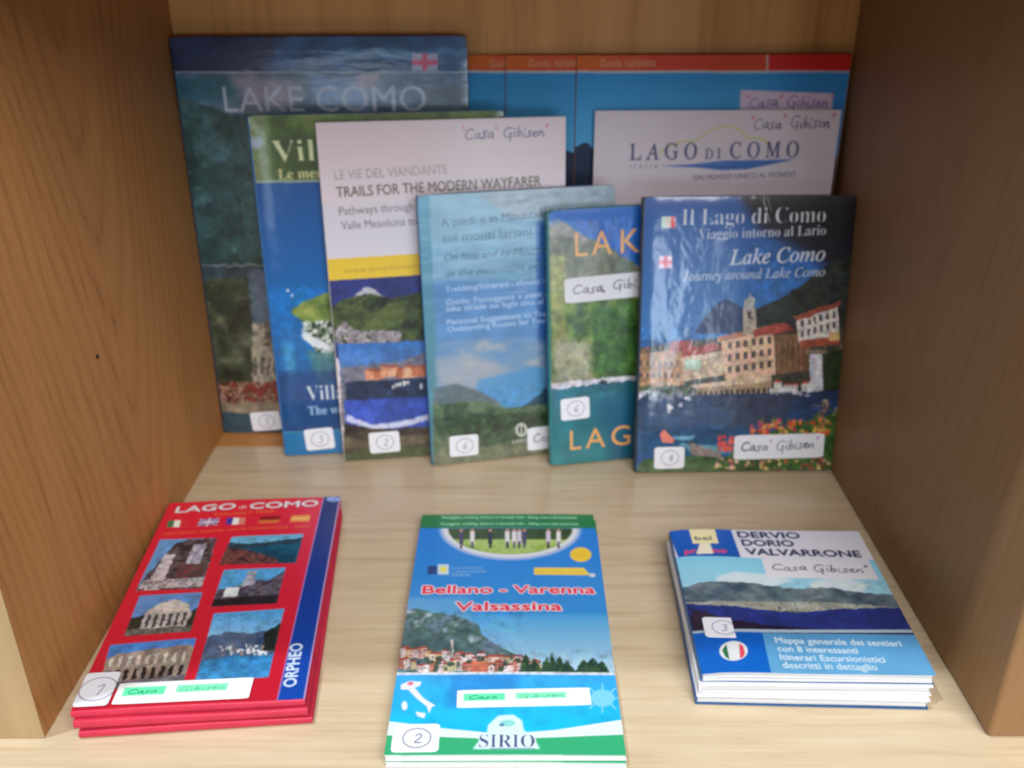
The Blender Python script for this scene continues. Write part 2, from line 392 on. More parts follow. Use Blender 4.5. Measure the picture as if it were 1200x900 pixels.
    def houses(s, base, n, wd, ht, seed=0, walls=((200, 180, 150), (190, 150, 120), (215, 205, 190), (180, 120, 90)), roof=(150, 70, 55), win=(60, 55, 60)):
        rr = np.random.RandomState(seed); base = np.array(base, float); seg = np.linspace(0, 1, n); L = np.linspace(0, 1, len(base))
        for t in seg:
            x = np.interp(t, L, base[:, 0]); y = np.interp(t, L, base[:, 1])+rr.uniform(-.25, .1)*ht; w_ = wd*rr.uniform(.7, 1.4); h_ = ht*rr.uniform(.6, 1.2)
            s.rect(x, y-h_, x+w_, y, walls[rr.randint(len(walls))])
            s.poly([(x-.8, y-h_), (x+w_+.8, y-h_), (x+w_*.8, y-h_-ht*.25), (x+w_*.2, y-h_-ht*.25)], roof)
            nw = max(1, int(w_/3.2)); nh = max(1, int(h_/4))
            for i in range(nw):
                for j in range(nh): s.rect(x+(i+.35)*w_/nw, y-h_+(j+.3)*h_/nh, x+(i+.65)*w_/nw, y-h_+(j+.75)*h_/nh, win, alpha=.7)
    def image(s, name):
        g = np.linspace(0, 1, s.H)[:, None, None]
        gt, gb = [np.array(q if hasattr(q, '__len__') else (q, q, q), float) for q in s.gain]
        l = lin(s.a)/(gt*(1-g)+gb*g)
        l = l*np.minimum(1, .84/np.maximum(l.max(2, keepdims=True), 1e-6)); l = np.pad(l, ((1, 1), (1, 1), (0, 0)), 'edge')
        l = (l[:-2]+2*l[1:-1]+l[2:])/4; l = (l[:, :-2]+2*l[:, 1:-1]+l[:, 2:])/4
        for _ in range(int(s.k*.5)):   # ink spread and soft halftone of the photo prints
            l = np.pad(l, ((1, 1), (1, 1), (0, 0)), 'edge'); l = (l[:-2]+2*l[1:-1]+l[2:])/4; l = (l[:, :-2]+2*l[:, 1:-1]+l[:, 2:])/4
        out = np.ones((s.H, s.W, 4), 'f'); out[..., :3] = srgb(l)[::-1]
        im = bpy.data.images.new(name, s.W, s.H); im.pixels.foreach_set(out.ravel()); im.update(); im.pack(); return im

def print_mat(name, im, rough=.35, coat=0, bump=0, bscale=60, spec=.4, coat_rough=.08, stretch=(1, 1, 1)):
    m, N, L, b = mat(name)
    uv = N.new('ShaderNodeUVMap'); uv.uv_map = 'uv'; t = N.new('ShaderNodeTexImage'); t.image = im; t.extension = 'EXTEND'
    L.new(uv.outputs[0], t.inputs[0])
    tc = N.new('ShaderNodeTexCoord'); nz = N.new('ShaderNodeTexNoise'); nz.inputs['Scale'].default_value = 900; L.new(tc.outputs['Object'], nz.inputs['Vector'])
    mx = N.new('ShaderNodeMix'); mx.data_type = 'RGBA'; mx.blend_type = 'OVERLAY'; mx.inputs[0].default_value = .12
    L.new(t.outputs[0], mx.inputs[6]); L.new(nz.outputs['Color'], mx.inputs[7])
    hs = N.new('ShaderNodeMix'); hs.data_type = 'RGBA'; hs.inputs[0].default_value = .0
    L.new(t.outputs[0], b.inputs['Base Color'])
    b.inputs['Roughness'].default_value = rough; b.inputs['Specular IOR Level'].default_value = spec
    if coat: b.inputs['Coat Weight'].default_value = coat; b.inputs['Coat Roughness'].default_value = coat_rough; b.inputs['Coat IOR'].default_value = 1.55
    if bump:
        mp = N.new('ShaderNodeMapping'); mp.inputs['Scale'].default_value = stretch; L.new(tc.outputs['Object'], mp.inputs[0])
        n2 = N.new('ShaderNodeTexNoise'); n2.inputs['Scale'].default_value = bscale; n2.inputs['Detail'].default_value = 3; L.new(mp.outputs[0], n2.inputs['Vector'])
        bp = N.new('ShaderNodeBump'); bp.inputs['Strength'].default_value = 1; bp.inputs['Distance'].default_value = bump
        L.new(n2.outputs['Fac'], bp.inputs['Height']); L.new(bp.outputs[0], b.inputs['Coat Normal' if coat else 'Normal'])
    return m
paper = plain('page_paper', (.66, .68, .70), .7, .012, 60)
paper_pink = plain('folded_paper', (.55, .25, .25), .7)
sticker_back = (228, 232, 242)

# ---- each cover -------------------------------------------------------------------------------
QA = [(198.1, 44.5), (546.9, 43.1), (557, 507.4), (263.1, 508)]
def paint_A():
    c = Canvas(235, 348, QA, k=3, base=(22, 40, 42), gain=((.26, .24, .24), (.50, .46, .46)))
    c.rect(190, 40, 570, 86, (20, 32, 56), noise=.25, cell=60)
    c.poly([(340, 40), (570, 40), (570, 86), (300, 86)], (26, 52, 84), soft=14, noise=.3, cell=70)
    c.poly([(400, 58), (480, 62), (545, 58), (548, 64), (470, 70), (390, 66)], (62, 100, 130), alpha=.6, soft=5)
    c.rect(190, 86, 570, 135, (52, 70, 88), noise=.3, cell=40)
    c.poly([(190, 90), (262, 90), (300, 104), (262, 118), (190, 118)], (26, 62, 74), soft=6)
    c.poly([(268, 88), (330, 92), (360, 106), (340, 128), (290, 122)], (104, 96, 108), alpha=.8, soft=9)
    c.poly([(360, 90), (430, 92), (430, 128), (370, 126)], (84, 104, 138), alpha=.7, soft=10)
    c.poly([(420, 84), (450, 86), (440, 106), (415, 104)], (116, 96, 104), alpha=.7, soft=6)
    c.poly([(480, 106), (500, 100), (560, 98), (560, 130), (500, 132)], (62, 72, 84), soft=7)
    c.warp(190, 40, 570, 135, 1.6, 12, .22); c.rect(190, 85, 570, 86.6, (100, 112, 124))
    c.pal([(190, 112), (222, 118), (262, 132), (330, 150), (560, 135), (560, 320), (190, 320)], [(8, 20, 22), (18, 38, 38), (28, 52, 54), (46, 72, 80)], cell=50, seed=3, rough=2)
    c.poly([(275, 140), (335, 140), (335, 300), (290, 300)], (38, 66, 70), alpha=.55, soft=12, noise=.3)
    c.speckle(215, 170, 300, 300, [(60, 80, 74), (70, 90, 86), (14, 28, 24)], 40, (1.5, 4), 5, .35)
    c.rect(236, 311, 560, 520, (26, 38, 44), noise=.4, cell=40)
    c.rect(236, 310, 560, 313, (72, 84, 82), alpha=.8)
    c.poly([(290, 318), (340, 318), (340, 400), (298, 400)], (60, 70, 84), soft=8)
    c.pal([(225, 330), (290, 325), (300, 455), (250, 455)], [(16, 22, 16), (34, 40, 30), (60, 62, 48)], cell=24, seed=8)
    c.pal([(296, 380), (340, 375), (340, 450), (296, 450)], [(84, 80, 74), (116, 108, 96), (50, 46, 44)], cell=16, seed=4)
    for i in range(5): c.rect(298+i*8, 420, 301+i*8, 440, (38, 34, 36), alpha=.7)
    c.pal([(248, 448), (560, 444), (560, 470), (250, 474)], [(84, 26, 24), (64, 40, 30), (120, 90, 78), (46, 22, 18)], cell=10, seed=6, contrast=3)
    c.rect(250, 472, 560, 484, (92, 80, 68), noise=.3); c.rect(250, 484, 560, 512, (26, 48, 58), noise=.3)
    c.warp(190, 135, 570, 484, 1.2, 5, .4); c.text('LAKE COMO', (264, 132), (500, 131), 20, (176, 186, 206), alpha=.85)
    c.rect(483, 64, 513, 84, (150, 150, 180)); c.rect(495, 64, 501, 84, (190, 60, 100)); c.rect(483, 71, 513, 77, (190, 60, 100))
    return c.image('print_lake')
QB = [(290.1, 137.1), (590.8, 130.6), (595.9, 521.3), (335.1, 535.2)]
def paint_B():
    c = Canvas(200, 294, QB, k=3, base=(10, 62, 128), gain=((.32, .32, .32), (.66, .66, .68)))
    c.pal([(280, 128), (600, 120), (600, 210), (285, 217)], [(34, 48, 14), (56, 74, 26), (74, 86, 40)], cell=60, seed=2)
    c.poly([(288, 136), (312, 136), (318, 214), (296, 216)], (84, 98, 72), alpha=.7, soft=6)
    c.ell(300, 168, 8, 8, (110, 124, 150), alpha=.8, soft=3)  # round bluish reflection painted into the cover colour
    c.poly([(330, 160), (600, 150), (600, 205), (340, 210)], (30, 42, 14), alpha=.6, soft=10)
    c.warp(280, 128, 600, 214, 1, 8, .3); c.poly([(284, 213), (600, 206), (600, 209), (284, 216)], (98, 114, 96))
    c.poly([(284, 216), (600, 209), (600, 400), (300, 400)], (4, 52, 104), col2=(2, 84, 146))
    c.poly([(300, 340), (600, 330), (600, 500), (320, 500)], (4, 84, 148), col2=(22, 70, 112), soft=8)
    c.pal([(340, 366), (352, 356), (370, 348), (388, 342), (420, 340), (470, 350), (470, 390), (360, 380)], [(50, 66, 28), (84, 104, 46), (112, 126, 62)], cell=22, seed=5, rough=1)
    c.pal([(354, 378), (470, 372), (470, 420), (375, 416), (360, 398)], [(26, 44, 30), (60, 76, 56), (190, 196, 200), (40, 60, 50)], cell=12, seed=7, rough=1, contrast=3)
    c.poly([(352, 386), (362, 392), (384, 404), (392, 412), (372, 408), (356, 398)], (176, 184, 192), soft=1, rough=1)
    c.pal([(360, 412), (470, 416), (470, 462), (372, 452)], [(40, 92, 120), (60, 98, 96), (84, 118, 106)], cell=26, seed=8, alpha=.8, soft=5)
    c.poly([(332, 400), (344, 404), (352, 500), (338, 500)], (70, 140, 180), alpha=.5, soft=6)
    c.poly([(320, 436), (600, 430), (600, 505), (326, 509)], (14, 50, 96), alpha=.75, soft=8)
    c.poly([(328, 509), (600, 497), (600, 525), (330, 540)], (4, 90, 142))
    c.poly([(326, 507), (600, 495), (600, 497), (326, 509)], (60, 130, 150), alpha=.7)
    c.warp(326, 335, 600, 470, .8, 3, .3); c.speckle(330, 320, 344, 350, [(190, 200, 210)], 2, (1.5, 2.5), 3)
    c.text(serif('Ville'), (320, 191), (402, 188), 17, (170, 178, 140), bold=-.018); c.text(serif('Le meraviglie'), (327, 211), (424, 207), 8, (140, 142, 100))
    c.text(serif('Villas'), (360, 470), (414, 467), 14, (190, 206, 220), bold=-.016); c.text(serif('The wonderful'), (362, 487), (446, 482), 8.5, (120, 148, 180))
    return c.image('print_villas')
QC = [(370.2, 145.1), (663, 137.7), (660.2, 524.5), (404.4, 540.7)]
def paint_C():
    c = Canvas(196, 289.6, QC, base=(176, 166, 176), gain=((.37, .36, .37), (.70, .70, .72)))
    c.rect(360, 130, 680, 200, (166, 154, 162), noise=.06, cell=120, soft=10)
    c.rect(360, 240, 680, 320, (188, 186, 200), soft=30)
    c.poly([(535, 146), (652, 142), (653, 172), (536, 176)], (186, 176, 186), alpha=.5, soft=1)
    c.hand('"Casa" Gibisen"', (540, 165), (642, 160), 8.6, (48, 32, 74), .95, 3, quote=(170, 90, 140))
    c.text('LE VIE DEL VIANDANTE', (393, 211.5), (525, 204.5), 7.4, (112, 110, 108))
    c.text('TRAILS FOR THE MODERN WAYFARER', (395, 232), (634, 218.5), 8.2, (62, 62, 44), bold=.012)
    c.text('Pathways through the', (398, 253), (505, 245.5), 6.6, (74, 66, 76)); c.text('Valle Mesolcina to the', (400.5, 270), (508, 262.5), 6.6, (74, 66, 76))
    c.poly([(360, 306), (680, 286), (680, 311), (362, 331)], (196, 168, 48), noise=.06, cell=50)
    c.text('www.leviedelviandante.eu', (404, 321), (530, 312), 4.6, (120, 102, 40), alpha=.8)
    c.poly([(362, 331), (680, 311), (680, 420), (370, 420)], (30, 38, 92), noise=.2, cell=40)
    c.poly([(412, 350), (426, 338), (434, 337), (450, 348), (470, 352)], (132, 136, 150), rough=.8); 
    c.pal([(385, 362), (405, 350), (432, 344), (460, 350), (500, 342), (560, 336), (660, 340), (660, 400), (386, 400)], [(16, 20, 14), (34, 44, 26), (60, 72, 40), (30, 36, 24)], cell=34, seed=4, rough=1.2)
    c.pal([(455, 356), (478, 352), (472, 380), (440, 392), (420, 388)], [(52, 66, 34), (74, 86, 46)], cell=20, seed=3, soft=3)
    c.pal([(393, 388), (404, 376), (411, 384), (420, 388), (470, 388), (470, 402), (395, 404)], [(120, 116, 124), (70, 66, 74), (160, 156, 164), (50, 56, 44)], cell=9, seed=6, contrast=3)
    c.poly([(396, 404), (680, 392), (680, 480), (402, 480)], (40, 88, 152), col2=(112, 118, 140), noise=.15, cell=40)
    c.pal([(400, 432), (430, 428), (470, 424), (500, 412), (680, 400), (680, 500), (400, 500)], [(70, 68, 80), (104, 96, 104), (54, 60, 76)], cell=20, seed=9, alpha=.85, soft=2)
    c.houses([(428, 446), (500, 440), (640, 430)], 17, 13, 13, 3, walls=((176, 124, 96), (160, 96, 66), (190, 150, 120), (140, 80, 56)), roof=(130, 66, 44))
    c.poly([(405, 448), (680, 434), (680, 480), (405, 480)], (24, 36, 62), noise=.5, cell=26, soft=3)
    c.speckle(455, 448, 500, 458, [(170, 172, 180)], 8, (1, 3), 2)
    c.poly([(403, 470), (680, 456), (680, 500), (405, 504)], (42, 64, 146), noise=.25, cell=40)
    c.poly([(406, 486), (436, 498), (470, 494), (510, 484), (512, 490), (470, 501), (438, 504), (406, 494)], (186, 190, 210), alpha=.85, soft=2, rough=1.5)
    c.pal([(403, 496), (440, 503), (470, 502), (680, 490), (680, 530), (404, 545)], [(30, 24, 26), (48, 40, 34), (66, 62, 44)], cell=24, seed=5, rough=1)
    c.poly([(404, 512), (430, 518), (480, 510), (560, 505), (560, 514), (440, 526), (404, 526)], (104, 96, 76), alpha=.6, soft=4)
    c.pal([(420, 528), (680, 508), (680, 540), (404, 545), (404, 534)], [(50, 62, 36), (78, 78, 54)], cell=24, seed=15, soft=4)
    c.warp(384, 336, 680, 545, .5, 2.5, .34); return c.image('print_trails')
QD = [(489.2, 230.5), (720.6, 217.6), (714.7, 523.5), (507.1, 546.3)]
def paint_D():
    c = Canvas(162, 235.4, QD, base=(70, 116, 150), gain=((.44, .45, .50), (.74, .76, .80)))
    c.rect(480, 210, 730, 330, (98, 134, 160), col2=(82, 124, 158), noise=.1, cell=60)
    c.rect(480, 330, 730, 480, (60, 104, 156), col2=(74, 118, 166), noise=.12, cell=60, soft=10)
    c.poly([(488, 225), (503, 225), (518, 550), (506, 550)], (48, 108, 142), col2=(60, 104, 108), alpha=.85, soft=2)
    c.poly([(628, 262), (660, 258), (660, 480), (632, 480)], (16, 66, 134), alpha=.9, soft=8)
    c.poly([(560, 228), (724, 214), (724, 252), (600, 256)], (118, 128, 142), alpha=.7, soft=9, noise=.2)  # grey glare on the glossy cover, painted into its top right
    c.pal([(510, 405), (560, 398), (640, 400), (640, 470), (512, 470)], [(72, 112, 158), (96, 122, 150), (148, 146, 150)], cell=46, seed=12, alpha=.8, soft=12, ay=.6)
    c.poly([(512, 420), (560, 418), (600, 432), (590, 455), (550, 462), (514, 450)], (142, 140, 146), alpha=.6, soft=14)
    c.poly([(560, 446), (625, 430), (640, 432), (640, 482), (555, 476)], (56, 118, 168), alpha=.85, soft=5)
    c.pal([(508, 456), (535, 450), (565, 460), (590, 476), (510, 490)], [(66, 82, 92), (84, 96, 100)], cell=24, seed=2, soft=3)
    c.poly([(610, 480), (640, 455), (720, 440), (720, 490)], (24, 56, 80), soft=2)
    c.pal([(508, 474), (560, 470), (594, 478), (640, 474), (720, 466), (720, 545), (508, 550)], [(26, 42, 34), (44, 66, 48), (70, 92, 68), (96, 104, 84)], cell=24, seed=3, rough=1)
    c.pal([(520, 500), (560, 486), (720, 480), (720, 515), (540, 525)], [(16, 30, 22), (34, 56, 36), (56, 82, 52)], cell=14, seed=6, soft=4)
    c.poly([(508, 530), (720, 505), (720, 530), (508, 552)], (92, 96, 76), alpha=.7, soft=5, noise=.3)
    c.warp(508, 462, 720, 550, 1.0, 4, .3)
    dk = (44, 74, 100)
    c.text('A piedi e in Mountain bike', (517, 267), (668, 252), 6.6, dk, bold=.004); c.text('sui monti lariani', (519, 284.5), (623, 276), 6.6, dk, bold=.004)
    c.text('On foot and by Mountain bike', (521, 307), (672, 294), 6.4, dk, shear=.25); c.text('in the mountains of Lario', (523.5, 326), (660, 313), 6.4, dk, shear=.25)
    lt = (150, 172, 204)
    for st, y0, x1, y1 in (('Trekking/Itinerari - classici itinerari', 343, 668, 330), ('Guide: Passeggiate e passi per il', 358, 660, 346), ('bike strade sui laghi sino al Nord', 366, 662, 354.5), ('Personal Suggestions to Trekking', 381, 662, 369), ('Outstanding Routes for Tourists', 389.5, 655, 377)):
        c.text(st, (522+(y0-343)*.06, y0), (x1, y1), 4.6, lt, bold=.012, alpha=.85)
    c.ell(611, 504, 7, 8, (170, 178, 176), alpha=.9); c.ell(611, 504, 4, 5.5, (40, 56, 48)); c.line([(611, 498), (611, 510)], .9, (190, 196, 196))
    c.text('LARIO', (601, 520), (621, 518), 3.6, (170, 178, 176))
    return c.image('print_on_foot')
QE = [(642, 248.9), (876.2, 235.9), (860.7, 525.2), (646.4, 547.2)]
def paint_E():
    c = Canvas(169.9, 221.6, QE, base=(16, 78, 146), gain=((.50, .50, .50), (.82, .82, .82)))
    c.rect(635, 230, 880, 340, (20, 78, 150), col2=(20, 70, 136))
    c.pal([(640, 268), (662, 262), (680, 276), (700, 284), (748, 312), (860, 330), (860, 400), (640, 400)], [(58, 70, 56), (84, 90, 76), (104, 106, 92)], cell=40, seed=2, ax=.6, ay=1.6)
    c.poly([(642, 262), (655, 258), (690, 282), (684, 288), (660, 276), (644, 280)], (128, 122, 124), alpha=.7, soft=3)
    c.pal([(640, 345), (700, 348), (760, 334), (870, 330), (870, 455), (640, 470)], [(24, 44, 18), (52, 82, 30), (86, 108, 46), (120, 124, 70)], cell=28, seed=4)
    c.pal([(644, 300), (662, 300), (664, 430), (648, 430)], [(76, 88, 40), (120, 124, 64), (96, 100, 60)], cell=22, seed=14, alpha=.8, soft=3, ay=2)
    c.pal([(690, 362), (760, 352), (765, 435), (700, 440)], [(22, 52, 20), (44, 84, 32), (74, 112, 50)], cell=20, seed=9, alpha=.85, soft=5)
    c.pal([(650, 398), (692, 402), (694, 452), (648, 460)], [(110, 112, 92), (150, 144, 138), (84, 92, 56)], cell=26, seed=5, alpha=.75, soft=10, ay=2)
    c.poly([(640, 450), (690, 446), (880, 425), (880, 436), (690, 458), (640, 464)], (170, 172, 182), noise=.25, cell=12, rough=.6)
    c.poly([(700, 449), (706, 446), (712, 448), (714, 453), (700, 454)], (30, 38, 44)); c.line([(683, 444), (684, 456)], .8, (60, 60, 60))
    c.poly([(640, 458), (880, 430), (880, 560), (640, 560)], (20, 84, 104), col2=(24, 108, 116), noise=.18, cell=60)
    c.poly([(700, 470), (880, 450), (880, 560), (720, 560)], (12, 66, 104), alpha=.6, soft=20)
    c.warp(640, 262, 880, 450, .9, 3.5, .4)
    col = (202, 148, 84)
    for ch, x, w_ in (('L', 674, 14), ('A', 693, 24), ('K', 727, 22), ('E', 757, 18)):
        c.text(ch, (x, 302-(x-674)*.075), (x+w_, 302-(x+w_-674)*.075), 20, col)
    for ch, x, w_ in (('L', 668, 13), ('A', 686, 23), ('G', 716, 22), ('O', 746, 24)):
        c.text(ch, (x, 528-(x-668)*.1), (x+w_, 528-(x+w_-668)*.1), 18.5, col)
    return c.image('print_teal')
QF = [(756.9, 233.4), (1004.9, 231), (975.1, 551.2), (746.8, 554.6)]
def paint_F():
    c = Canvas(169.5, 233.3, QF, k=5, base=(30, 74, 134), gain=((.48, .48, .48), (.92, .92, .92)))
    c.rect(740, 225, 1010, 400, (26, 64, 122), col2=(40, 98, 156))
    c.poly([(866, 225), (1010, 225), (1010, 345), (950, 300), (890, 270)], (14, 16, 30), soft=22)
    c.poly([(870, 228), (1010, 228), (1010, 290), (905, 262)], (13, 14, 20), alpha=.9, soft=16, noise=.4)
    c.pal([(815, 392), (828, 372), (842, 357), (852, 352), (866, 358), (882, 372), (900, 392)], [(20, 38, 74), (32, 54, 92)], cell=40, seed=3, soft=1)
    c.pal([(1010, 292), (985, 306), (962, 316), (942, 334), (918, 350), (896, 358), (880, 368), (885, 400), (1010, 400)], [(12, 16, 18), (24, 32, 28), (36, 44, 40), (18, 24, 34)], cell=30, seed=5, rough=1.5)
    c.pal([(740, 410), (800, 402), (850, 396), (1000, 380), (1000, 480), (740, 480)], [(60, 54, 50), (40, 50, 40), (120, 90, 70)], cell=14, seed=7)
    # town
    c.poly([(748, 416), (800, 410), (804, 452), (748, 456)], (142, 110, 80), noise=.3)
    for i in range(7): c.rect(752+i*7, 424, 755+i*7, 430, (70, 60, 60)); c.rect(752+i*7, 438, 755+i*7, 444, (70, 60, 60))
    c.poly([(788, 402), (812, 399), (812, 410), (784, 414)], (130, 50, 46), noise=.3); c.poly([(800, 412), (838, 402), (850, 410), (800, 421)], (132, 52, 42), noise=.4, cell=8)
    c.poly([(800, 420), (850, 412), (850, 440), (802, 448)], (170, 150, 130), noise=.3, cell=8); c.rect(804, 422, 822, 434, (148, 190, 176), alpha=.8)
    c.poly([(846, 396), (908, 384), (910, 441), (852, 450)], (190, 158, 134), noise=.22, cell=9)
    c.poly([(842, 396), (910, 381), (912, 387), (842, 402)], (150, 106, 84))
    for j in range(3):
        for i in range(6): c.rect(854+i*9.2, 402+j*14-i*1.3, 858.6+i*9.2, 410+j*14-i*1.3, (66, 56, 58))
    c.poly([(907, 392), (948, 386), (948, 434), (910, 441)], (104, 74, 52), noise=.3, cell=8, ax=.5, ay=4)
    for i in range(6): c.rect(910+i*6.4, 400, 911.5+i*6.4, 434, (58, 40, 34), alpha=.7)
    c.poly([(905, 386), (948, 378), (950, 390), (906, 394)], (38, 34, 32))
    c.poly([(812, 452), (910, 440), (910, 452), (806, 458)], (176, 156, 130)); c.poly([(812, 456), (912, 447), (912, 462), (812, 468)], (140, 118, 92), noise=.3)
    for i in range(15): c.ell(822+i*6.2, 463-i*.35, 1.9, 4.4, (34, 32, 36), n=10)
    c.pal([(905, 440), (985, 430), (985, 466), (905, 466)], [(26, 26, 26), (60, 54, 44), (34, 40, 30)], cell=10, seed=8)
    c.houses([(908, 462), (940, 460)], 4, 8, 12, 4, walls=((190, 186, 186),)); 
    c.poly([(934, 372), (982, 357), (984, 396), (936, 402)], (182, 176, 170)); c.poly([(930, 372), (984, 354), (984, 360), (934, 377)], (120, 60, 50))
    for i in range(6):
        for j in range(2): c.rect(939+i*7.4, 376+j*12-i*2, 942.5+i*7.4, 384+j*12-i*2, (64, 60, 66))
    c.poly([(938, 400), (984, 394), (984, 404), (940, 408)], (140, 66, 46)); c.rect(972, 390, 984, 400, (180, 150, 100))
    c.poly([(949, 414), (963, 412), (965, 458), (950, 460)], (178, 182, 190)); c.rect(946, 411, 970, 416, (110, 96, 84))
    c.pal([(966, 415), (990, 410), (990, 470), (966, 470)], [(16, 30, 16), (32, 52, 26)], cell=10, seed=2, rough=1)
    c.rect(872, 362, 887, 394, (150, 140, 130)); c.rect(877, 366, 882, 376, (60, 56, 60)); c.ell(879.5, 358, 6.5, 8, (140, 142, 138)); c.line([(879.5, 345), (879.5, 352)], .8, (160, 160, 160))
    c.poly([(884, 388), (920, 378), (932, 388), (884, 396)], (128, 54, 44), noise=.4, cell=8)
    c.speckle(748, 455, 815, 462, [(56, 76, 48), (30, 44, 30)], 26, (2, 5), 4)
    c.poly([(740, 466), (990, 458), (990, 530), (740, 535)], (24, 40, 74), col2=(30, 82, 122), noise=.25, cell=50, ay=.4)
    c.poly([(850, 466), (930, 462), (920, 500), (860, 500)], (46, 48, 66), alpha=.7, soft=10)
    c.speckle(748, 460, 815, 470, [(190, 194, 204), (150, 156, 170), (110, 116, 130)], 26, (1.4, 4), 11)
    c.speckle(785, 474, 800, 480, [(190, 194, 204)], 3, (2, 4), 12); c.speckle(905, 456, 960, 466, [(180, 184, 190), (120, 124, 130)], 14, (1.2, 3.4), 13)
    c.poly([(790, 512), (815, 511), (812, 516), (792, 516)], (100, 150, 180), soft=1)
    c.poly([(796, 520), (846, 523), (858, 530), (820, 536)], (92, 150, 164), soft=2)
    c.pal([(750, 548), (755, 538), (800, 534), (850, 536), (880, 520), (900, 508), (935, 496), (960, 490), (985, 480), (985, 560), (745, 560)], [(20, 40, 18), (36, 74, 34), (66, 104, 50), (26, 50, 26)], cell=14, seed=21, rough=2)
    c.pal([(808, 518), (846, 530), (850, 538), (812, 534)], [(90, 100, 96), (150, 130, 130), (60, 64, 70)], cell=10, seed=9)
    c.speckle(880, 492, 975, 512, [(188, 54, 46), (198, 104, 50), (190, 160, 80), (166, 60, 90), (60, 90, 44)], 90, (1.2, 3.4), 31)
    c.speckle(842, 512, 862, 530, [(200, 70, 70), (206, 96, 80), (190, 60, 60)], 18, (2, 4), 32)
    c.speckle(840, 538, 985, 552, [(190, 64, 50), (200, 180, 120), (150, 50, 70), (210, 170, 160), (50, 90, 40)], 80, (1, 2.6), 33)
    c.speckle(955, 470, 985, 500, [(140, 120, 90), (60, 80, 40), (120, 90, 70)], 30, (1, 3), 34)
    c.warp(740, 386, 1000, 475, .34, 1.6, .5); c.warp(740, 475, 1000, 553, .6, 3, .34, 4); c.warp(880, 290, 1010, 380, 1, 6, .5, 8)
    c.poly([(775, 510), (780, 504), (792, 516), (790, 520), (778, 519)], (206, 118, 104))
    w1 = (216, 222, 232)
    c.text(serif('Il Lago di Como'), (800, 266), (968, 262), 13, w1, bold=-.019); c.text(serif('Viaggio intorno al Lario'), (820, 282.5), (968, 277), 8.4, (190, 196, 210), bold=-.014)
    c.text(italic('Lake Como'), (856, 312), (967, 307), 12, w1, bold=.006); c.text(italic('Journey around Lake Como'), (802, 331), (967, 325), 7.8, (168, 180, 200), bold=.004)
    c.line([(898, 226), (896, 238), (903, 262)], .5, (150, 150, 150)); c.line([(898, 226), (905, 250)], .4, (120, 120, 120))
    c.rect(777, 256, 782, 269, (150, 180, 160)); c.rect(782, 256, 788, 269, (225, 215, 205)); c.rect(788, 256, 793, 269, (206, 70, 80))
    c.rect(774, 302, 789, 316, (190, 170, 190)); c.rect(774, 307, 789, 311, (200, 80, 110)); c.rect(780, 302, 784, 316, (200, 80, 110))
    return c.image('print_bellagio')
QG = [(698.3, 130.3), (985.9, 129.3), (936.8, 505.5), (686.9, 506)]
def paint_G():
    c = Canvas(199.5, 290.5, QG, base=(160, 152, 164), gain=((.34, .335, .355), (.50, .50, .52)))
    c.poly([(872, 133), (980, 133), (978, 158), (874, 158)], (180, 170, 184), alpha=.5, soft=1)
    c.hand('"Casa" Gibisen"', (878, 153), (976, 149), 9, (44, 34, 72), 1.0, 7, quote=(190, 80, 110))
    ny = (46, 50, 84)
    c.line([(772, 180), (785, 172), (800, 165), (815, 167), (828, 156), (842, 149), (858, 147), (868, 154), (876, 163), (892, 162), (900, 170), (906, 180)], 1.3, (134, 138, 84), sm=2)
    for st, a, b, cp in ((italic('L A G O'), (738, 188), (816, 186.5), 13), (italic('D I'), (826, 187), (844, 186.5), 8.5), (italic('C O M O'), (855, 186), (935, 184.5), 13)): c.text(st, a, b, cp, ny, shear=-.28, bold=.012)
    c.poly([(774, 195), (810, 193), (850, 188.5), (890, 188), (932, 187), (905, 193), (875, 199), (845, 200), (820, 197)], (46, 76, 132), soft=1)
    c.poly([(774, 194.5), (850, 193), (930, 187.5), (860, 192)], (90, 116, 160))
    c.text('I T A L I A', (738, 198), (771, 197.5), 3.6, (90, 90, 110)); c.text('UN MONDO UNICO AL MONDO', (813, 211.5), (932, 207), 4.2, (58, 58, 88), bold=.01)
    c.rect(690, 240, 990, 510, (120, 150, 180), noise=.3, cell=60)
    return c.image('print_white')
QH = [(676.7, 65.4), (998.7, 64.2), (936.7, 496.3), (666.1, 496.9)]
def paint_H():
    c = Canvas(219.5, 332.5, QH, k=3, base=(30, 96, 142), gain=((.20, .20, .21), (.40, .40, .40)))
    c.rect(660, 60, 1010, 83.5, (196, 78, 36), noise=.3, cell=22)
    c.poly([(676, 64), (708, 64), (706, 83), (676, 83)], (204, 96, 28), soft=4, noise=.3)
    c.poly([(760, 60), (900, 60), (900, 84), (750, 84)], (150, 46, 26), soft=12, noise=.3)
    c.rect(900, 60, 1010, 84, (136, 20, 16), noise=.1); c.rect(898, 60, 900.6, 84, (190, 150, 150))
    c.text('Guida turistica', (703, 79), (768, 78), 5.5, (236, 176, 140), alpha=.9, bold=.02)
    c.rect(660, 83.5, 1010, 86, (150, 158, 170))
    c.rect(660, 86, 1010, 180, (24, 92, 138), col2=(64, 128, 168), noise=.1, cell=80)
    c.poly([(900, 86), (1010, 86), (1010, 240), (930, 240)], (20, 62, 104), alpha=.7, soft=24)
    c.poly([(670, 172), (677, 172), (684, 167), (690, 168), (694, 174), (702, 174), (740, 176), (762, 183), (800, 178), (1000, 186), (1000, 500), (660, 500)], (16, 24, 42), col2=(6, 8, 14), rough=.8)
    c.poly([(868, 106), (976, 110), (974, 160), (866, 160)], (158, 144, 164), alpha=1)
    c.hand('"Casa" Gibisen"', (872, 127), (974, 126), 9, (50, 34, 72), 1.0, 9, quote=(180, 80, 110))
    return c.image('print_orange_top')
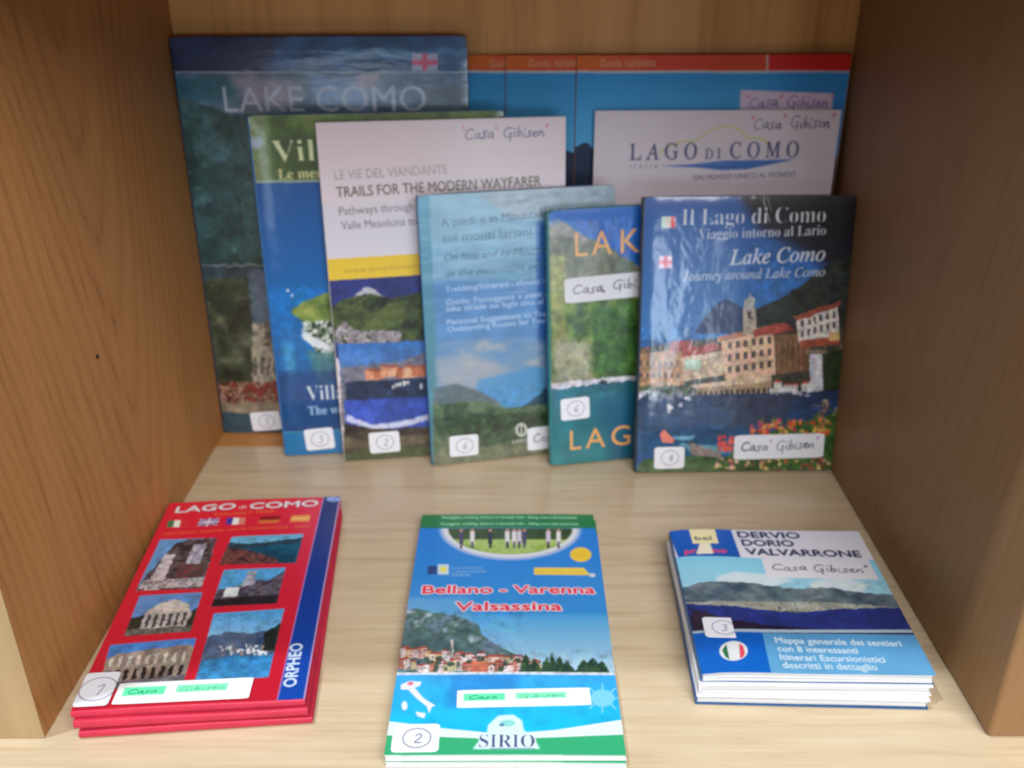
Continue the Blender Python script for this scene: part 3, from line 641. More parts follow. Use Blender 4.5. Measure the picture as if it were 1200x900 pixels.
QR = [(198.3, 589.7), (398.9, 581.5), (356.9, 818.9), (82.1, 833.7)]
def paint_red():
    c = Canvas(133.5, 219.5, QR, k=5, base=(196, 26, 50), gain=((.76, .76, .76), (1.1, 1.1, 1.1)))
    c.poly([(380, 578), (402, 578), (358, 822), (324, 822)], (10, 20, 92), col2=(14, 74, 176))
    c.line([(379.5, 580), (324, 822)], .8, (150, 120, 190)); c.line([(398.5, 580), (355, 822)], 1.2, (176, 150, 200))
    c.ell(390, 585, 8, 2.6, (130, 160, 220)); c.text('4', (387, 586.5), (393, 586.3), 2, (60, 70, 150))
    c.text('LAGO', (205, 601), (275, 597), 8.2, (230, 226, 232), bold=.03, outline=(90, 20, 40), ow=.4)
    c.text('di', (279, 597), (288, 596.4), 5, (220, 190, 190)); c.text('COMO', (292, 597), (372, 592.5), 8.2, (230, 226, 232), bold=.03, outline=(90, 20, 40), ow=.4)
    g = (214, 110, 50)
    c.text('TOURIST MAP', (249, 605.5), (321, 601), 4, g)
    c.text('CARTA TURISTICA - TOURIST MAP', (190, 627.5), (262, 623.5), 3, g); c.text('CARTE TOURISTIQUE - MAPA', (265, 623), (364, 617.5), 3, g)
    def flag(x, y, a): 
        for i, cc in enumerate(a): c.poly([(x-11+i*22/len(a), y-4), (x-11+(i+1)*22/len(a), y-4), (x-13+(i+1)*22/len(a), y+4), (x-13+i*22/len(a), y+4)], cc)
    flag(208, 614, [(50, 110, 70), (216, 216, 210), (190, 40, 50)])
    c.poly([(234, 609), (257, 608), (254, 616), (231, 617)], (110, 100, 150)); c.line([(233, 613), (256, 612)], 1.2, (220, 210, 220)); c.line([(246, 608), (242, 617)], 1.2, (220, 210, 220)); c.line([(234, 609), (254, 616)], .6, (220, 200, 210)); c.line([(257, 608), (231, 617)], .6, (220, 200, 210))
    flag(277, 611.5, [(60, 50, 150), (224, 220, 220), (200, 120, 110)])
    c.poly([(306, 606), (330, 605), (327, 609), (304, 610)], (120, 10, 20)); c.poly([(304, 610), (328, 609), (326, 613), (302, 614)], (196, 100, 50))
    c.poly([(342, 604), (364, 603), (362, 611), (339, 612)], (214, 130, 60)); c.poly([(341, 607), (363, 606), (362.5, 608), (340.5, 609)], (226, 190, 110))
    def photo(q):
        c.poly(q, (90, 140, 190)); q = [np.array(v, float) for v in q]
        def P(u, v): return tuple((q[0]*(1-u)+q[1]*u)*(1-v)+(q[3]*(1-u)+q[2]*u)*v)
        return lambda l: [P(*a) for a in l]
    dk, st, wh, gr = (36, 30, 38), (124, 116, 120), (190, 190, 196), (60, 70, 50)
    p = photo([(187.5, 632.5), (254, 631.5), (235.5, 691), (159, 693)])
    c.pal(p([(.2, .35), (.3, .1), (.5, .02), (1, .0), (1, 1), (0, 1), (.05, .7)]), [(24, 22, 26), (50, 44, 50), (90, 84, 88), (40, 30, 34)], cell=22, seed=2, rough=2)
    c.pal(p([(.2, .3), (.38, .3), (.36, 1), (.12, 1)]), [st, wh, (150, 140, 140)], cell=12, seed=4); c.pal(p([(.62, .12), (.85, .1), (.85, .5), (.6, .5)]), [wh, (150, 150, 170), (90, 90, 110)], cell=9, seed=5)
    c.pal(p([(.5, .5), (.95, .5), (.95, .8), (.55, .8)]), [(130, 50, 60), (90, 60, 66), (60, 50, 56)], cell=10, seed=6); c.pal(p([(.05, .8), (1, .78), (1, .97), (.02, .97)]), [st, wh, (120, 100, 90)], cell=14, seed=7, contrast=3)
    p = photo([(271.5, 630), (355.5, 625.5), (346, 660), (256.5, 663)])
    c.poly(p([(0, 0), (1, 0), (1, .3), (0, .3)]), (96, 160, 196)); c.pal(p([(0, .2), (.25, .28), (.6, .22), (1, .12), (1, .5), (.5, .45), (0, .6)]), [(24, 48, 66), (40, 66, 80)], cell=20, seed=3, rough=1)
    c.poly(p([(.15, .45), (1, .32), (1, 1), (.2, 1)]), (16, 84, 112), col2=(12, 50, 74), soft=3); c.pal(p([(0, .4), (.3, .5), (.7, .8), (.8, 1), (0, 1)]), [(30, 24, 28), (84, 50, 54), (120, 70, 66), (46, 50, 40)], cell=10, seed=8, rough=1)
    p = photo([(262.5, 669), (334.5, 665.5), (324, 708), (247.5, 712.5)])
    c.poly(p([(0, 0), (1, 0), (1, .6), (0, .6)]), (76, 148, 200)); c.pal(p([(0, .55), (.35, .45), (.5, .3), (.75, .35), (.9, .2), (1, .1), (1, 1), (0, 1)]), [(44, 38, 50), (80, 74, 88), (110, 106, 120)], cell=14, seed=4, rough=1)
    c.poly(p([(.4, .08), (.54, .05), (.56, .45), (.36, .5)]), (150, 154, 170), noise=.3); c.poly(p([(.14, .5), (.34, .5), (.34, .75), (.12, .75)]), (214, 220, 230)); c.poly(p([(0, .8), (1, .75), (1, 1), (0, 1)]), dk, noise=.5)
    p = photo([(163.5, 699), (237, 695.5), (223, 741.5), (145, 746.5)])
    c.poly(p([(0, 0), (1, 0), (1, .5), (0, .6)]), (90, 134, 190)); c.pal(p([(0, .55), (.2, .5), (.2, 1), (0, 1)]), [(30, 36, 30), (50, 56, 46)], cell=8, seed=2); c.pal(p([(.9, .5), (1, .4), (1, 1), (.85, 1)]), [(30, 36, 30), (50, 56, 46)], cell=8, seed=3)
    c.poly(p([(.18, .45), (.35, .25), (.6, .14), (.85, .3), (.9, .5)]), (184, 180, 172), rough=.6); c.poly(p([(.2, .45), (.92, .45), (.9, .85), (.2, .85)]), (170, 168, 166))
    for i in range(6): c.poly(p([(.26+i*.11, .5), (.31+i*.11, .5), (.31+i*.11, .82), (.26+i*.11, .82)]), (60, 58, 66))
    c.poly(p([(0, .84), (1, .84), (1, 1), (0, 1)]), (96, 94, 92), noise=.5, cell=8)
    p = photo([(129, 756.5), (230, 749), (214.5, 801.5), (113, 809)])
    c.poly(p([(0, 0), (1, 0), (1, .4), (0, .4)]), (66, 126, 200)); c.poly(p([(0, .32), (.1, .22), (.94, .12), (1, .22), (1, .8), (0, .88)]), (142, 130, 120), noise=.2)
    for i in range(9):
        c.poly(p([(.05+i*.105, .3), (.09+i*.105, .29), (.09+i*.105, .5), (.05+i*.105, .5)]), (196, 190, 182)); c.poly(p([(.05+i*.105, .58), (.10+i*.105, .57), (.10+i*.105, .82), (.05+i*.105, .83)]), (34, 30, 36))
    c.poly(p([(0, .86), (1, .8), (1, 1), (0, 1)]), (104, 104, 112), noise=.3)
    p = photo([(250.5, 720.5), (333, 713.8), (314, 793.5), (228, 800.5)])
    c.poly(p([(0, 0), (1, 0), (1, .4), (0, .4)]), (72, 150, 212), col2=(130, 180, 220)); c.pal(p([(0, .34), (.3, .28), (.6, .34), (.85, .3), (1, .22), (1, .7), (0, .7)]), [(50, 74, 110), (80, 100, 130), (96, 112, 140)], cell=24, seed=5, rough=1)
    c.pal(p([(.8, .34), (1, .2), (1, .62), (.82, .6)]), [(20, 30, 30), (40, 50, 44)], cell=10, seed=5); c.speckle(254, 757, 312, 768, [(214, 222, 232), (180, 184, 196), (150, 130, 130)], 46, (1, 2.6), 8)
    c.poly(p([(0, .7), (.4, .64), (1, .68), (1, 1), (0, 1)]), (46, 120, 176), col2=(60, 140, 196), noise=.15, soft=2)
    for q_ in ((192, 636, 236, 688), (273, 632, 345, 658), (264, 671, 323, 706), (166, 702, 222, 739), (132, 758, 212, 799), (253, 722, 314, 792)): c.warp(*q_, .6, 2.2, .4, int(q_[0]))
    c.text('ORPHEO', (346, 804), (354.5, 754), 7.6, (214, 232, 250), bold=.025)
    return c.image('print_red_map')
QBel = [(494.5, 603.3), (695.1, 602.8), (733.8, 885), (449.8, 885.5)]
def paint_bel():
    c = Canvas(135, 240, QBel, k=5, base=(24, 112, 196), gain=((.70, .70, .70), (1.05, 1.05, 1.05)))
    c.rect(440, 600, 740, 790, (22, 104, 192), col2=(60, 150, 214))
    c.rect(440, 720, 740, 795, (70, 156, 214), col2=(186, 214, 232), soft=12)
    c.rect(440, 700, 550, 760, (130, 180, 214), alpha=.5, soft=16)
    c.rect(440, 598, 740, 619, (22, 104, 56)); 
    for i, yy in enumerate((608, 615.5)): c.text('Passeggiate, trekking, itinerari e mountain bike - hiking tours and excursions', (518-i*2, yy), (676+i*2, yy), 3.6, (150, 206, 176), bold=.01)
    c.ell(598, 619.5, 83, 37.5, (150, 170, 214), a0=0, a1=180, soft=3); c.ell(598, 619.5, 79, 34.5, (230, 234, 246), a0=0, a1=180)
    q = [(598+73*math.cos(R(a)), 619.5+30.5*math.sin(R(a))) for a in range(0, 181, 5)]
    c.pal(q, [(20, 36, 16), (50, 74, 30), (30, 50, 20)], cell=16, seed=3); c.pal([v for v in q if v[1] > 632] , [(128, 158, 70), (160, 182, 100), (110, 146, 60)], cell=20, seed=5, soft=3)
    rr = random.Random(4)
    for x in (538, 551, 572, 592, 600, 606, 612, 640, 652): 
        c.rect(x, 623, x+5, 638, rr.choice([(214, 214, 220), (60, 60, 90), (190, 180, 200), (30, 34, 46)])); c.rect(x+1, 635, x+4, 643, rr.choice([(40, 40, 50), (80, 70, 90)])); c.ell(x+2.5, 622, 2, 1.6, (170, 130, 110))
    c.ell(680.5, 650, 12.5, 8.5, (246, 212, 60)); c.ell(680, 650, 8, 4, (220, 180, 50), alpha=.6)
    c.poly([(626, 665.5), (684, 665.5), (690, 672), (692, 674), (626, 674)], (228, 202, 74)); c.text('scala 1:30.000 con GPS', (630, 672.5), (682, 672.5), 3.2, (210, 160, 60)); c.ell(694, 674, 3.5, 2.4, (210, 222, 240))
    c.rect(501, 663, 512, 673, (36, 60, 120)); c.rect(513, 661.5, 526, 673.5, (200, 226, 240)); c.ell(519.5, 667.5, 4, 3.4, (220, 214, 90))
    for i, st_ in enumerate(('Con altimetrie', 'e sentieri numerati', 'GPS')): c.text(st_, (529, 667+i*4.2), (529+(36, 40, 22)[i], 667+i*4.2), 2.6, (160, 206, 240))
    rd = (214, 26, 62)
    c.text('Bellano - Varenna', (495, 695.5), (697, 695.5), 8.6, rd, bold=.03, outline=(246, 240, 248), ow=.8)
    c.text('Valsassina', (534, 715.5), (658, 715.5), 8.6, rd, bold=.03, outline=(246, 240, 248), ow=.8)
    c.pal([(470, 716), (488, 713), (510, 718), (532, 721), (548, 727), (560, 732), (566, 745), (582, 756), (612, 772), (614, 792), (460, 792)], [(70, 96, 112), (104, 128, 146), (60, 92, 84), (150, 166, 184)], cell=30, seed=6, rough=1.4)
    c.pal([(470, 735), (520, 750), (600, 772), (600, 785), (462, 785)], [(60, 92, 96), (84, 112, 116)], cell=20, seed=9, soft=5)
    c.houses([(470, 770), (530, 778), (610, 782)], 26, 8, 10, 8, walls=((206, 190, 190), (196, 160, 150), (220, 214, 214), (186, 140, 130), (200, 180, 140))); c.houses([(466, 786), (560, 789), (628, 789)], 26, 9, 11, 9, walls=((206, 190, 190), (190, 140, 120), (220, 214, 214), (176, 110, 96), (200, 190, 150)))
    c.line([(530, 750), (530, 770)], 1.4, (190, 190, 190)); c.speckle(466, 768, 640, 788, [(50, 76, 60), (40, 60, 50)], 34, (1.4, 4), 3, .8)
    c.rect(552, 775, 572, 788, (186, 108, 84))
    for x, hh, w_ in ((616, 24, 9), (626, 18, 10), (640, 20, 8), (647, 26, 7), (655, 22, 9), (664, 16, 12), (684, 18, 12), (694, 20, 14), (705, 16, 10)):
        c.pal([(x-w_, 790), (x-w_*.5, 790-hh*.6), (x, 790-hh), (x+w_*.5, 790-hh*.6), (x+w_, 790)], [(20, 50, 46), (40, 70, 50), (66, 90, 50)], cell=8, seed=int(x), rough=1)
    c.warp(455, 716, 612, 789, .42, 1.8, .4); c.warp(612, 762, 740, 789, .5, 1.8, .4)
    c.rect(455, 788, 740, 792, (196, 208, 220), noise=.3, cell=10)
    c.rect(440, 791, 740, 870, (54, 158, 222), col2=(10, 196, 236), noise=.1, cell=40)
    c.poly([(530, 791), (610, 791), (600, 830), (520, 830)], (40, 116, 200), alpha=.5, soft=10)
    c.warp(455, 793, 740, 866, .4, 6, .07)
    c.poly([(470, 802), (480, 798), (494, 799), (492, 804), (486, 806), (496, 818), (510, 827), (506, 829), (503, 836), (500, 828), (488, 818), (478, 808), (470, 808)], (232, 238, 250), rough=.4)
    c.poly([(487, 834), (499, 836), (497, 842), (489, 839)], (226, 238, 248)); c.ell(474, 827, 3.4, 5.4, (226, 238, 248)); c.ell(481, 801, 3.5, 2.4, (200, 60, 90), alpha=.7)
    c.ell(706, 818, 14, 10, (120, 205, 240)); 
    for a in range(0, 360, 45): c.line([(706+14*math.cos(R(a)), 818+10*math.sin(R(a))), (706+21*math.cos(R(a)), 818+17*math.sin(R(a)))], .7, (150, 220, 244))
    c.poly([(440, 843), (470, 847), (520, 854), (590, 861), (650, 856), (700, 848), (742, 841), (742, 866), (440, 866)], (228, 244, 250)); c.poly([(440, 861), (520, 864), (590, 867), (660, 864), (742, 860), (742, 890), (440, 890)], (52, 172, 118))
    c.rect(440, 884.3, 745, 890, (238, 248, 246))
    c.poly([(554, 878), (562, 868), (570, 862), (572, 850), (584, 839), (602, 838), (612, 845), (614, 856), (626, 866), (633, 878)], (214, 240, 246), soft=2); c.ell(595, 848, 9, 4, (120, 206, 200), alpha=.8); c.ell(588, 850, 3, 2, (40, 70, 120), alpha=.6)
    c.text(serif('SIRIO'), (561, 876), (627, 876), 9.4, (58, 76, 120), outline=(220, 236, 246), ow=.8, bold=-.014); c.line([(575, 877.5), (627, 877.5)], .5, (100, 120, 160))
    return c.image('print_blue_map')
QDer = [(785.2, 621.1), (1006, 623.2), (1097.1, 791.7), (822.9, 788.1)]
def paint_der():
    c = Canvas(138.5, 148.5, QDer, k=6, base=(206, 210, 226), gain=((.60, .60, .60), (1.0, 1.08, 1.22)))
    c.poly([(860, 610), (1010, 610), (1030, 660), (880, 655)], (204, 206, 222))
    c.poly([(780, 612), (853, 612), (868, 654), (795, 652)], (10, 72, 156)); 
    c.poly([(806, 617), (836, 617), (842, 638), (812, 638)], (196, 190, 150)); c.text('bel', (815, 634), (834, 634), 5, (40, 50, 60), bold=.02); c.text('pro  no', (803, 649), (852, 649), 6, (206, 60, 80), bold=.02); c.poly([(820, 638), (832, 638), (836, 650), (816, 650)], (220, 216, 200))
    nv = (26, 36, 78)
    c.text('COMUNI DI PREMANA', (862, 621.5), (950, 622.5), 4, nv)
    c.text('DERVIO', (865.5, 630.5), (938, 631.5), 7.4, nv, bold=.04); c.text('DORIO', (870.5, 640), (931, 640.8), 7.4, nv, bold=.04); c.text('VALVARRONE', (875, 650.5), (1010, 653.5), 7.6, nv, bold=.04)
    c.poly([(770, 651.5), (868, 654), (895, 655), (1030, 657), (1060, 715), (770, 712)], (112, 182, 214), col2=(150, 192, 214))
    c.poly([(840, 677), (862, 671), (900, 674), (930, 680), (900, 690), (840, 688)], (206, 220, 232), alpha=.8, soft=7); c.poly([(950, 682), (985, 676), (1020, 686), (1010, 696), (950, 694)], (206, 216, 230), alpha=.8, soft=6)
    c.poly([(892, 655), (1018, 657), (1030, 680), (899, 677)], (206, 210, 226), soft=1)
    c.hand('Casa Gibisen"', (904, 668.5), (1018, 672), 7.6, (44, 44, 76), .95, 12)
    c.pal([(770, 692), (830, 682), (880, 684), (930, 690), (975, 689), (1000, 694), (1048, 698), (1068, 730), (780, 722)], [(46, 64, 84), (70, 90, 106), (88, 106, 118), (110, 124, 136)], cell=26, seed=4, rough=1.2, ax=1.5)
    c.pal([(780, 704), (870, 706), (960, 706), (1058, 712), (1060, 718), (960, 718), (900, 716), (780, 708)], [(110, 124, 126), (150, 154, 150), (84, 98, 96)], cell=10, seed=14, soft=2)
    c.poly([(778, 704), (860, 712), (930, 719), (990, 714), (1062, 712), (1078, 745), (780, 742)], (32, 46, 118), noise=.15, cell=50)
    c.poly([(780, 716), (850, 726), (900, 734), (960, 738), (1078, 740), (1080, 748), (780, 744)], (30, 20, 48), soft=3)
    c.poly([(810, 712), (838, 722), (860, 734), (816, 742)], (40, 30, 46), soft=3, noise=.3)
    c.warp(790, 684, 1075, 737, .7, 4, .3)
    c.rect(800, 738.5, 1090, 742, (150, 176, 204))
    c.poly([(800, 741.5), (1090, 744.5), (1110, 800), (800, 800)], (76, 144, 204), col2=(94, 164, 220), noise=.06, cell=80)
    c.poly([(800, 741), (893, 742), (906, 800), (800, 800)], (4, 84, 186), col2=(8, 100, 206))
    lt = (196, 220, 242)
    for st_, a, b in (('Mappa generale dei sentieri', (909, 754), (1057, 758)), ('con 8 interessanti', (912, 764), (1006, 766.5)), ('Itinerari Escursionistici', (915, 774), (1038, 777)), ('descritti in dettaglio', (918, 783.5), (1029, 786))): c.text(st_, a, b, 5.3, lt, bold=.015)
    c.ell(859.5, 764, 16.5, 11.5, (208, 218, 232)); 
    c.poly([(846, 763), (851, 755.5), (855, 774), (850, 771)], (40, 110, 70)); c.poly([(866, 755), (871, 759), (873, 768), (870, 772), (867, 773)], (206, 70, 96))
    return c.image('print_valley')
def sticker_img(name, w, h, kind, txt, gain):
    c = Canvas(w, h, None, k=10, base=(224, 228, 238), gain=(gain, gain))
    c.a *= (1+.04*(fbm(c.H, c.W, 60, 3, len(txt)+int(w))-.5))[..., None]
    if kind == 'num':
        ink = (50, 50, 84); cx, cy, r = w*.52, h*.5, h*.34
        c.line([(cx+r*1.12*math.cos(a), cy+r*math.sin(a)) for a in np.linspace(-.3, 5.9, 30)], .55, ink, .85)
        c.hand(txt, (cx-h*.11, cy+h*.17), (cx+h*.13, cy+h*.17), h*.34, ink, .9, 2)
    elif kind == 'name':
        c.hand('Casa" Gibisen"' if txt == 'q' else 'Casa, Gibisen', (w*.07, h*.66), (w*.93, h*.6), h*.38, (34, 30, 60), .95, 5+int(w*7) % 11, quote=(150, 110, 170))
    elif kind == 'green':
        c.a[:] = (244, 250, 250)
        c.rect(w*.05, h*.22, w*.36, h*.62, (96, 226, 168), soft=3); c.rect(w*.44, h*.22, w*.82, h*.56, (132, 238, 190), soft=4)
        c.hand('Casa', (w*.08, h*.55), (w*.3, h*.52), h*.22, (30, 120, 84), .6, 5, .8); c.hand('Gibisen', (w*.46, h*.52), (w*.8, h*.48), h*.2, (60, 160, 120), .5, 6, .8)
    return c.image(name)

# ------------------------------------------------------------------ books
def orient(o, x, y, yaw, lean, t):
    ya, ln = R(yaw), R(lean)
    e = Vector((math.cos(ya), math.sin(ya), 0)); n = Vector((-math.sin(ya), math.cos(ya), 0))
    v = math.cos(ln)*Vector((0, 0, 1))+math.sin(ln)*n; N = e.cross(v)
    dz = t*math.sin(ln)
    o.matrix_world = Matrix.Translation(Vector((x, y-1.4*dz, dz+.0003))-N*t) @ Matrix((e, v, N)).transposed().to_4x4()
def flat(f=0): return lambda x, y: f
def hardback(root, w, h, t, cover, side, rc=.003, board=.0022, over=.003, back=None):
    link('front_cover', grid_slab('front_cover', 0, w, 0, h, flat(t), board, 28, 36, rc=rc, edge_r=.0012), root, cover)
    link('back_cover', grid_slab('back_cover', 0, w, 0, h, flat(board), board, 8, 8, rc=rc), root, back or side)
    link('page_block', box_mesh('page_block', .002, w-over, over, h-over, board+.0002, t-board-.0002, .0004), root, paper)
    link('spine', box_mesh('spine', -.0009, .0014, .0008, h-.0008, .0006, t-.0008, .0006), root, side)
def softback(root, w, h, t, cover, side, warp=None, cv=.0005, rc=0.0, sheaves=1, seed=0):
    f = warp or flat(0)
    link('front_cover', grid_slab('front_cover', 0, w, 0, h, lambda x, y: t+f(x, y), cv, 28, 36, rc=rc), root, cover)
    rr = random.Random(seed); T = t-2*cv-.0002
    for k in range(sheaves):   # the signatures of the page block, each a little out of line
        z1 = cv+.0001+T*(k+1)/sheaves; q = 0 if sheaves == 1 else 1
        link('page_block', grid_slab('page_block', .0008, w-.0012+q*rr.uniform(-.0010, .0002), .0006+q*rr.uniform(-.0009, .0009), h-.0006, (lambda z1: lambda x, y: z1-.0001+f(x, y)*.98*z1/t+q*.00016*math.sin(y*22+x*34+z1*4e3))(z1), T/sheaves-.0001-q*.0004, 28, 20), root, paper)
    link('back_cover', grid_slab('back_cover', 0, w, 0, h, flat(cv), cv, 6, 6, rc=rc), root, side)
    link('spine', box_mesh('spine', -.0007, .0006, .0002, h-.0002, .0001, t-.0004+f(0, h/2), .0003), root, side)
def sticker(root, name, Q, w, h, quadpx, t, kind, txt, gain, label, rc=.0025):
    Mh = homog(Q, [(0, 0), (w, 0), (w, h), (0, h)])
    q = np.c_[np.array(quadpx, float), np.ones(4)]@Mh.T; q = q[:, :2]/q[:, 2:]
    c0 = q.mean(0); ex = (q[1]-q[0]+q[2]-q[3])/2; ey = (q[0]-q[3]+q[1]-q[2])/2
    sw, sh = np.hypot(*ex), np.hypot(*ey); a = math.atan2(-ex[1], ex[0])
    me = grid_slab(name, -sw/2, sw/2, -sh/2, sh/2, flat(.00025), .0002, 16, 16, rc=min(rc, sh*.2))
    im = sticker_img(name+'_print_'+txt+str(int(sw*1e4)), sw*1000, sh*1000, kind, txt, gain)
    o_ = link(name, me, root, print_mat('sticker_paper', im, .45, spec=.3))
    o_.location = (c0[0], h-c0[1], t+.00012); o_.rotation_euler = (0, 0, a); o_['label'] = label
    return o_

navy = plain('spine_navy', (.02, .035, .06), .4); blue = plain('spine_blue', (.03, .14, .35), .4); teal = plain('spine_teal', (.03, .2, .22), .35)
grey = plain('spine_grey', (.55, .55, .56), .5); white = plain('card_white', (.76, .78, .82), .45, .012, 60); red = plain('card_red', (.56, .028, .07), .42, .05, 60); dblue = plain('card_blue', (.04, .12, .3), .4)
orange = plain('card_orange', (.3, .12, .06), .45)

# A large landscape book
def sq(x0, y0, x1, y1, s=0): return [(x0, y0), (x1, y0-s), (x1, y1-s), (x0, y1)]
b = thing('book', 'tall dark book lettered LAKE COMO with small red cross flag, against the left panel', 'book', group='books standing at the back')
orient(b, -.2738, .7685, 0, 2.3, .012)
hardback(b, .235, .348, .012, print_mat('lake_print', paint_A(), .4, 1, .0009, 22, coat_rough=.18, stretch=(1, 3, 1)), navy)
sticker(b, 'number_sticker', QA, .235, .348, [(294, 484), (328, 482), (330, 503), (296, 506)], .012, 'num', '5', .66, 'small white sticker with a circled number, half hidden')
b = thing('book', 'deep blue book with olive green top lettered Vil and a wooded island', 'book', group='books standing at the back')
orient(b, -.2065, .7250, 6, 3.5, .010)
hardback(b, .200, .294, .010, print_mat('villas_print', paint_B(), .4, .8, .0005, 30, coat_rough=.14), blue)
sticker(b, 'number_sticker', QB, .2, .294, [(357, 504), (391, 501), (392, 525), (359, 529)], .010, 'num', '3', .66, 'white sticker with a circled number on the blue cover')
b = thing('book', 'white topped softcover with yellow band, lettered TRAILS FOR THE MODERN WAYFARER', 'book', group='books standing at the back')
orient(b, -.1522, .7166, 7.04, 4.5, .006)
softback(b, .196, .2896, .006, print_mat('trails_print', paint_C(), .42, .3, .0002, 20, coat_rough=.2), grey)
sticker(b, 'number_sticker', QC, .196, .2896, [(432, 508), (468, 505), (469, 529), (434, 532)], .006, 'num', '2', .68, 'white sticker with a circled number near the foot of the cover')
b = thing('book', 'pale blue glossy paperback with cloudy green hills, overlapping the yellow banded softcover', 'book', group='books standing at the back')
orient(b, -.0738, .7081, 12.07, 4.5, .007)
softback(b, .162, .2354, .007, print_mat('on_foot_print', paint_D(), .4, 1, .0011, 16, coat_rough=.2, stretch=(1, 3, 1)), blue, rc=.003)
sticker(b, 'number_sticker', QD, .162, .2354, [(526, 512), (560, 509), (561, 533), (528, 536)], .007, 'num', '6', .70, 'white sticker with a circled number at lower left')
sticker(b, 'name_sticker', QD, .162, .2354, [(617, 502), (705, 493), (706, 518), (619, 529)], .007, 'name', 'q', .70, 'white handwritten sticker mostly covered by the teal book')
b = thing('book', 'teal book with orange LAK and LAG lettering above and below a green wooded slope', 'book', group='books standing at the back')
orient(b, .0304, .7064, 11.02, 7, .010)
hardback(b, .1699, .2216, .010, print_mat('teal_print', paint_E(), .4, .7, .0009, 20, coat_rough=.2, stretch=(2, 1, 1)), teal, rc=.006)
sticker(b, 'name_sticker', QE, .1699, .2216, [(661, 328), (776, 317), (775, 346), (662, 357)], .010, 'name', 'c', .55, 'white handwritten name sticker across the wooded slope')
sticker(b, 'number_sticker', QE, .1699, .2216, [(656, 469), (690, 465), (691, 490), (658, 494)], .010, 'num', '6', .68, 'white sticker with a circled number on the teal lower half')
b = thing('book', 'dark blue hardback with lakeside town and flowers, lettered Il Lago di Como', 'book', group='books standing at the back')
orient(b, .1022, .6954, 1.2, 9.6, .012)
hardback(b, .1695, .2333, .012, print_mat('bellagio_print', paint_F(), .4, 1, .0009, 30, coat_rough=.12, stretch=(1.3, .8, 1)), navy)
sticker(b, 'number_sticker', QF, .1695, .2333, [(768, 525), (803, 524), (804, 549), (769, 550)], .012, 'num', '4', .70, 'white sticker with a circled number at lower left')
sticker(b, 'name_sticker', QF, .1695, .2333, [(861, 511), (966, 508), (966, 536), (862, 539)], .012, 'name', 'q', .70, 'white handwritten name sticker at lower right')

# brochures at the very back
b = thing('brochure', 'white brochure lettered LAGO DI COMO over a blue swoosh, behind the lakeside town book', 'brochure')
orient(b, .065, .7705, 0, 2.4, .0015)
softback(b, .1995, .2905, .0015, print_mat('white_print', paint_G(), .5, spec=.3), white, cv=.0003)
imH = paint_H(); mH = print_mat('orange_top_print', imH, .5, spec=.3)
for x, y, ln, lab in ((-.0392, .7915, .2, 'leftmost blue brochure with orange top band, only a sliver showing beside the tall dark book'),
                      (-.0079, .7890, .3, 'middle one of the three blue brochures with an orange red top band'),
                      (.0492, .7865, .4, 'rightmost blue brochure with orange and dark red top band, directly behind the white brochure')):
    b = thing('brochure', lab, 'brochure', group='blue brochures with orange tops'); orient(b, x, y, 0, ln, .002)
    softback(b, .2195, .3325, .002, mH, orange, cv=.0003)

# ---- lying stacks
def lay(o, cx, cy, w, d, yaw, z):
    ya = R(yaw); o.location = (cx-math.cos(ya)*w/2+math.sin(ya)*d/2, cy-math.sin(ya)*w/2-math.cos(ya)*d/2, z); o.rotation_euler = (0, 0, ya)
def red_map(root, w, h, t, cover, seed, detailed=True):
    rr = random.Random(seed); ph = rr.uniform(0, 6)
    f = lambda x, y: .0004*math.sin(x*40+ph)+.0003*math.sin(y*28+ph*2)
    link('front_cover', grid_slab('front_cover', 0, w, 0, h, lambda x, y: t-.0003+f(x, y), .0006, 24, 30), root, cover)
    link('back_cover', grid_slab('back_cover', 0, w, 0, h, flat(.0007), .0006, 8, 8), root, red)
    # folded sheets, seen at the right and left edges
    n = 4
    for i in range(n):
        z1 = .0009+(t-.0021)*(i+1)/n
        link('folded_sheet', grid_slab('folded_sheet', .0015+rr.uniform(0, .001), w-.0012-rr.uniform(0, .0022), .0016, h-.002, (lambda z1: lambda x, y: z1-.0002+f(x, y)*.8*(z1/t))(z1), (t-.0021)/n-.0003, 12, 12), root, paper_pink if i % 2 else red)
    # rounded fold along the near edge
    bm = bmesh.new(); ring = []
    for j in range(9):
        a = R(-90+180*j/8); ring.append((-.0011*math.cos(a)-.0001, (t/2)+(t/2-.0003)*math.sin(a)))
    ring += [(.0004, t-.0004), (.0004, .0004)]
    nseg = 24; vs = []
    for i in range(nseg+1):
        x = w*i/nseg; vs.append([bm.verts.new((x, yy, zz+f(x, 0)*(zz/t))) for yy, zz in ring])
    for i in range(nseg):
        for j in range(len(ring)): bm.faces.new((vs[i][j], vs[i][j-1], vs[i+1][j-1], vs[i+1][j]))
    bm.faces.new(vs[0]); bm.faces.new(vs[-1][::-1]); bmesh.ops.recalc_face_normals(bm, faces=bm.faces)
    me = bpy.data.meshes.new('fold_edge'); bm.to_mesh(me); bm.free()
    for p in me.polygons: p.use_smooth = len(p.vertices) == 4
    me.set_sharp_from_angle(angle=R(45)); link('fold_edge', me, root, red)
mR = print_mat('red_map_print', paint_red(), .33, .35, .0002, 12, coat_rough=.15)
w_, d_ = .1335, .2195
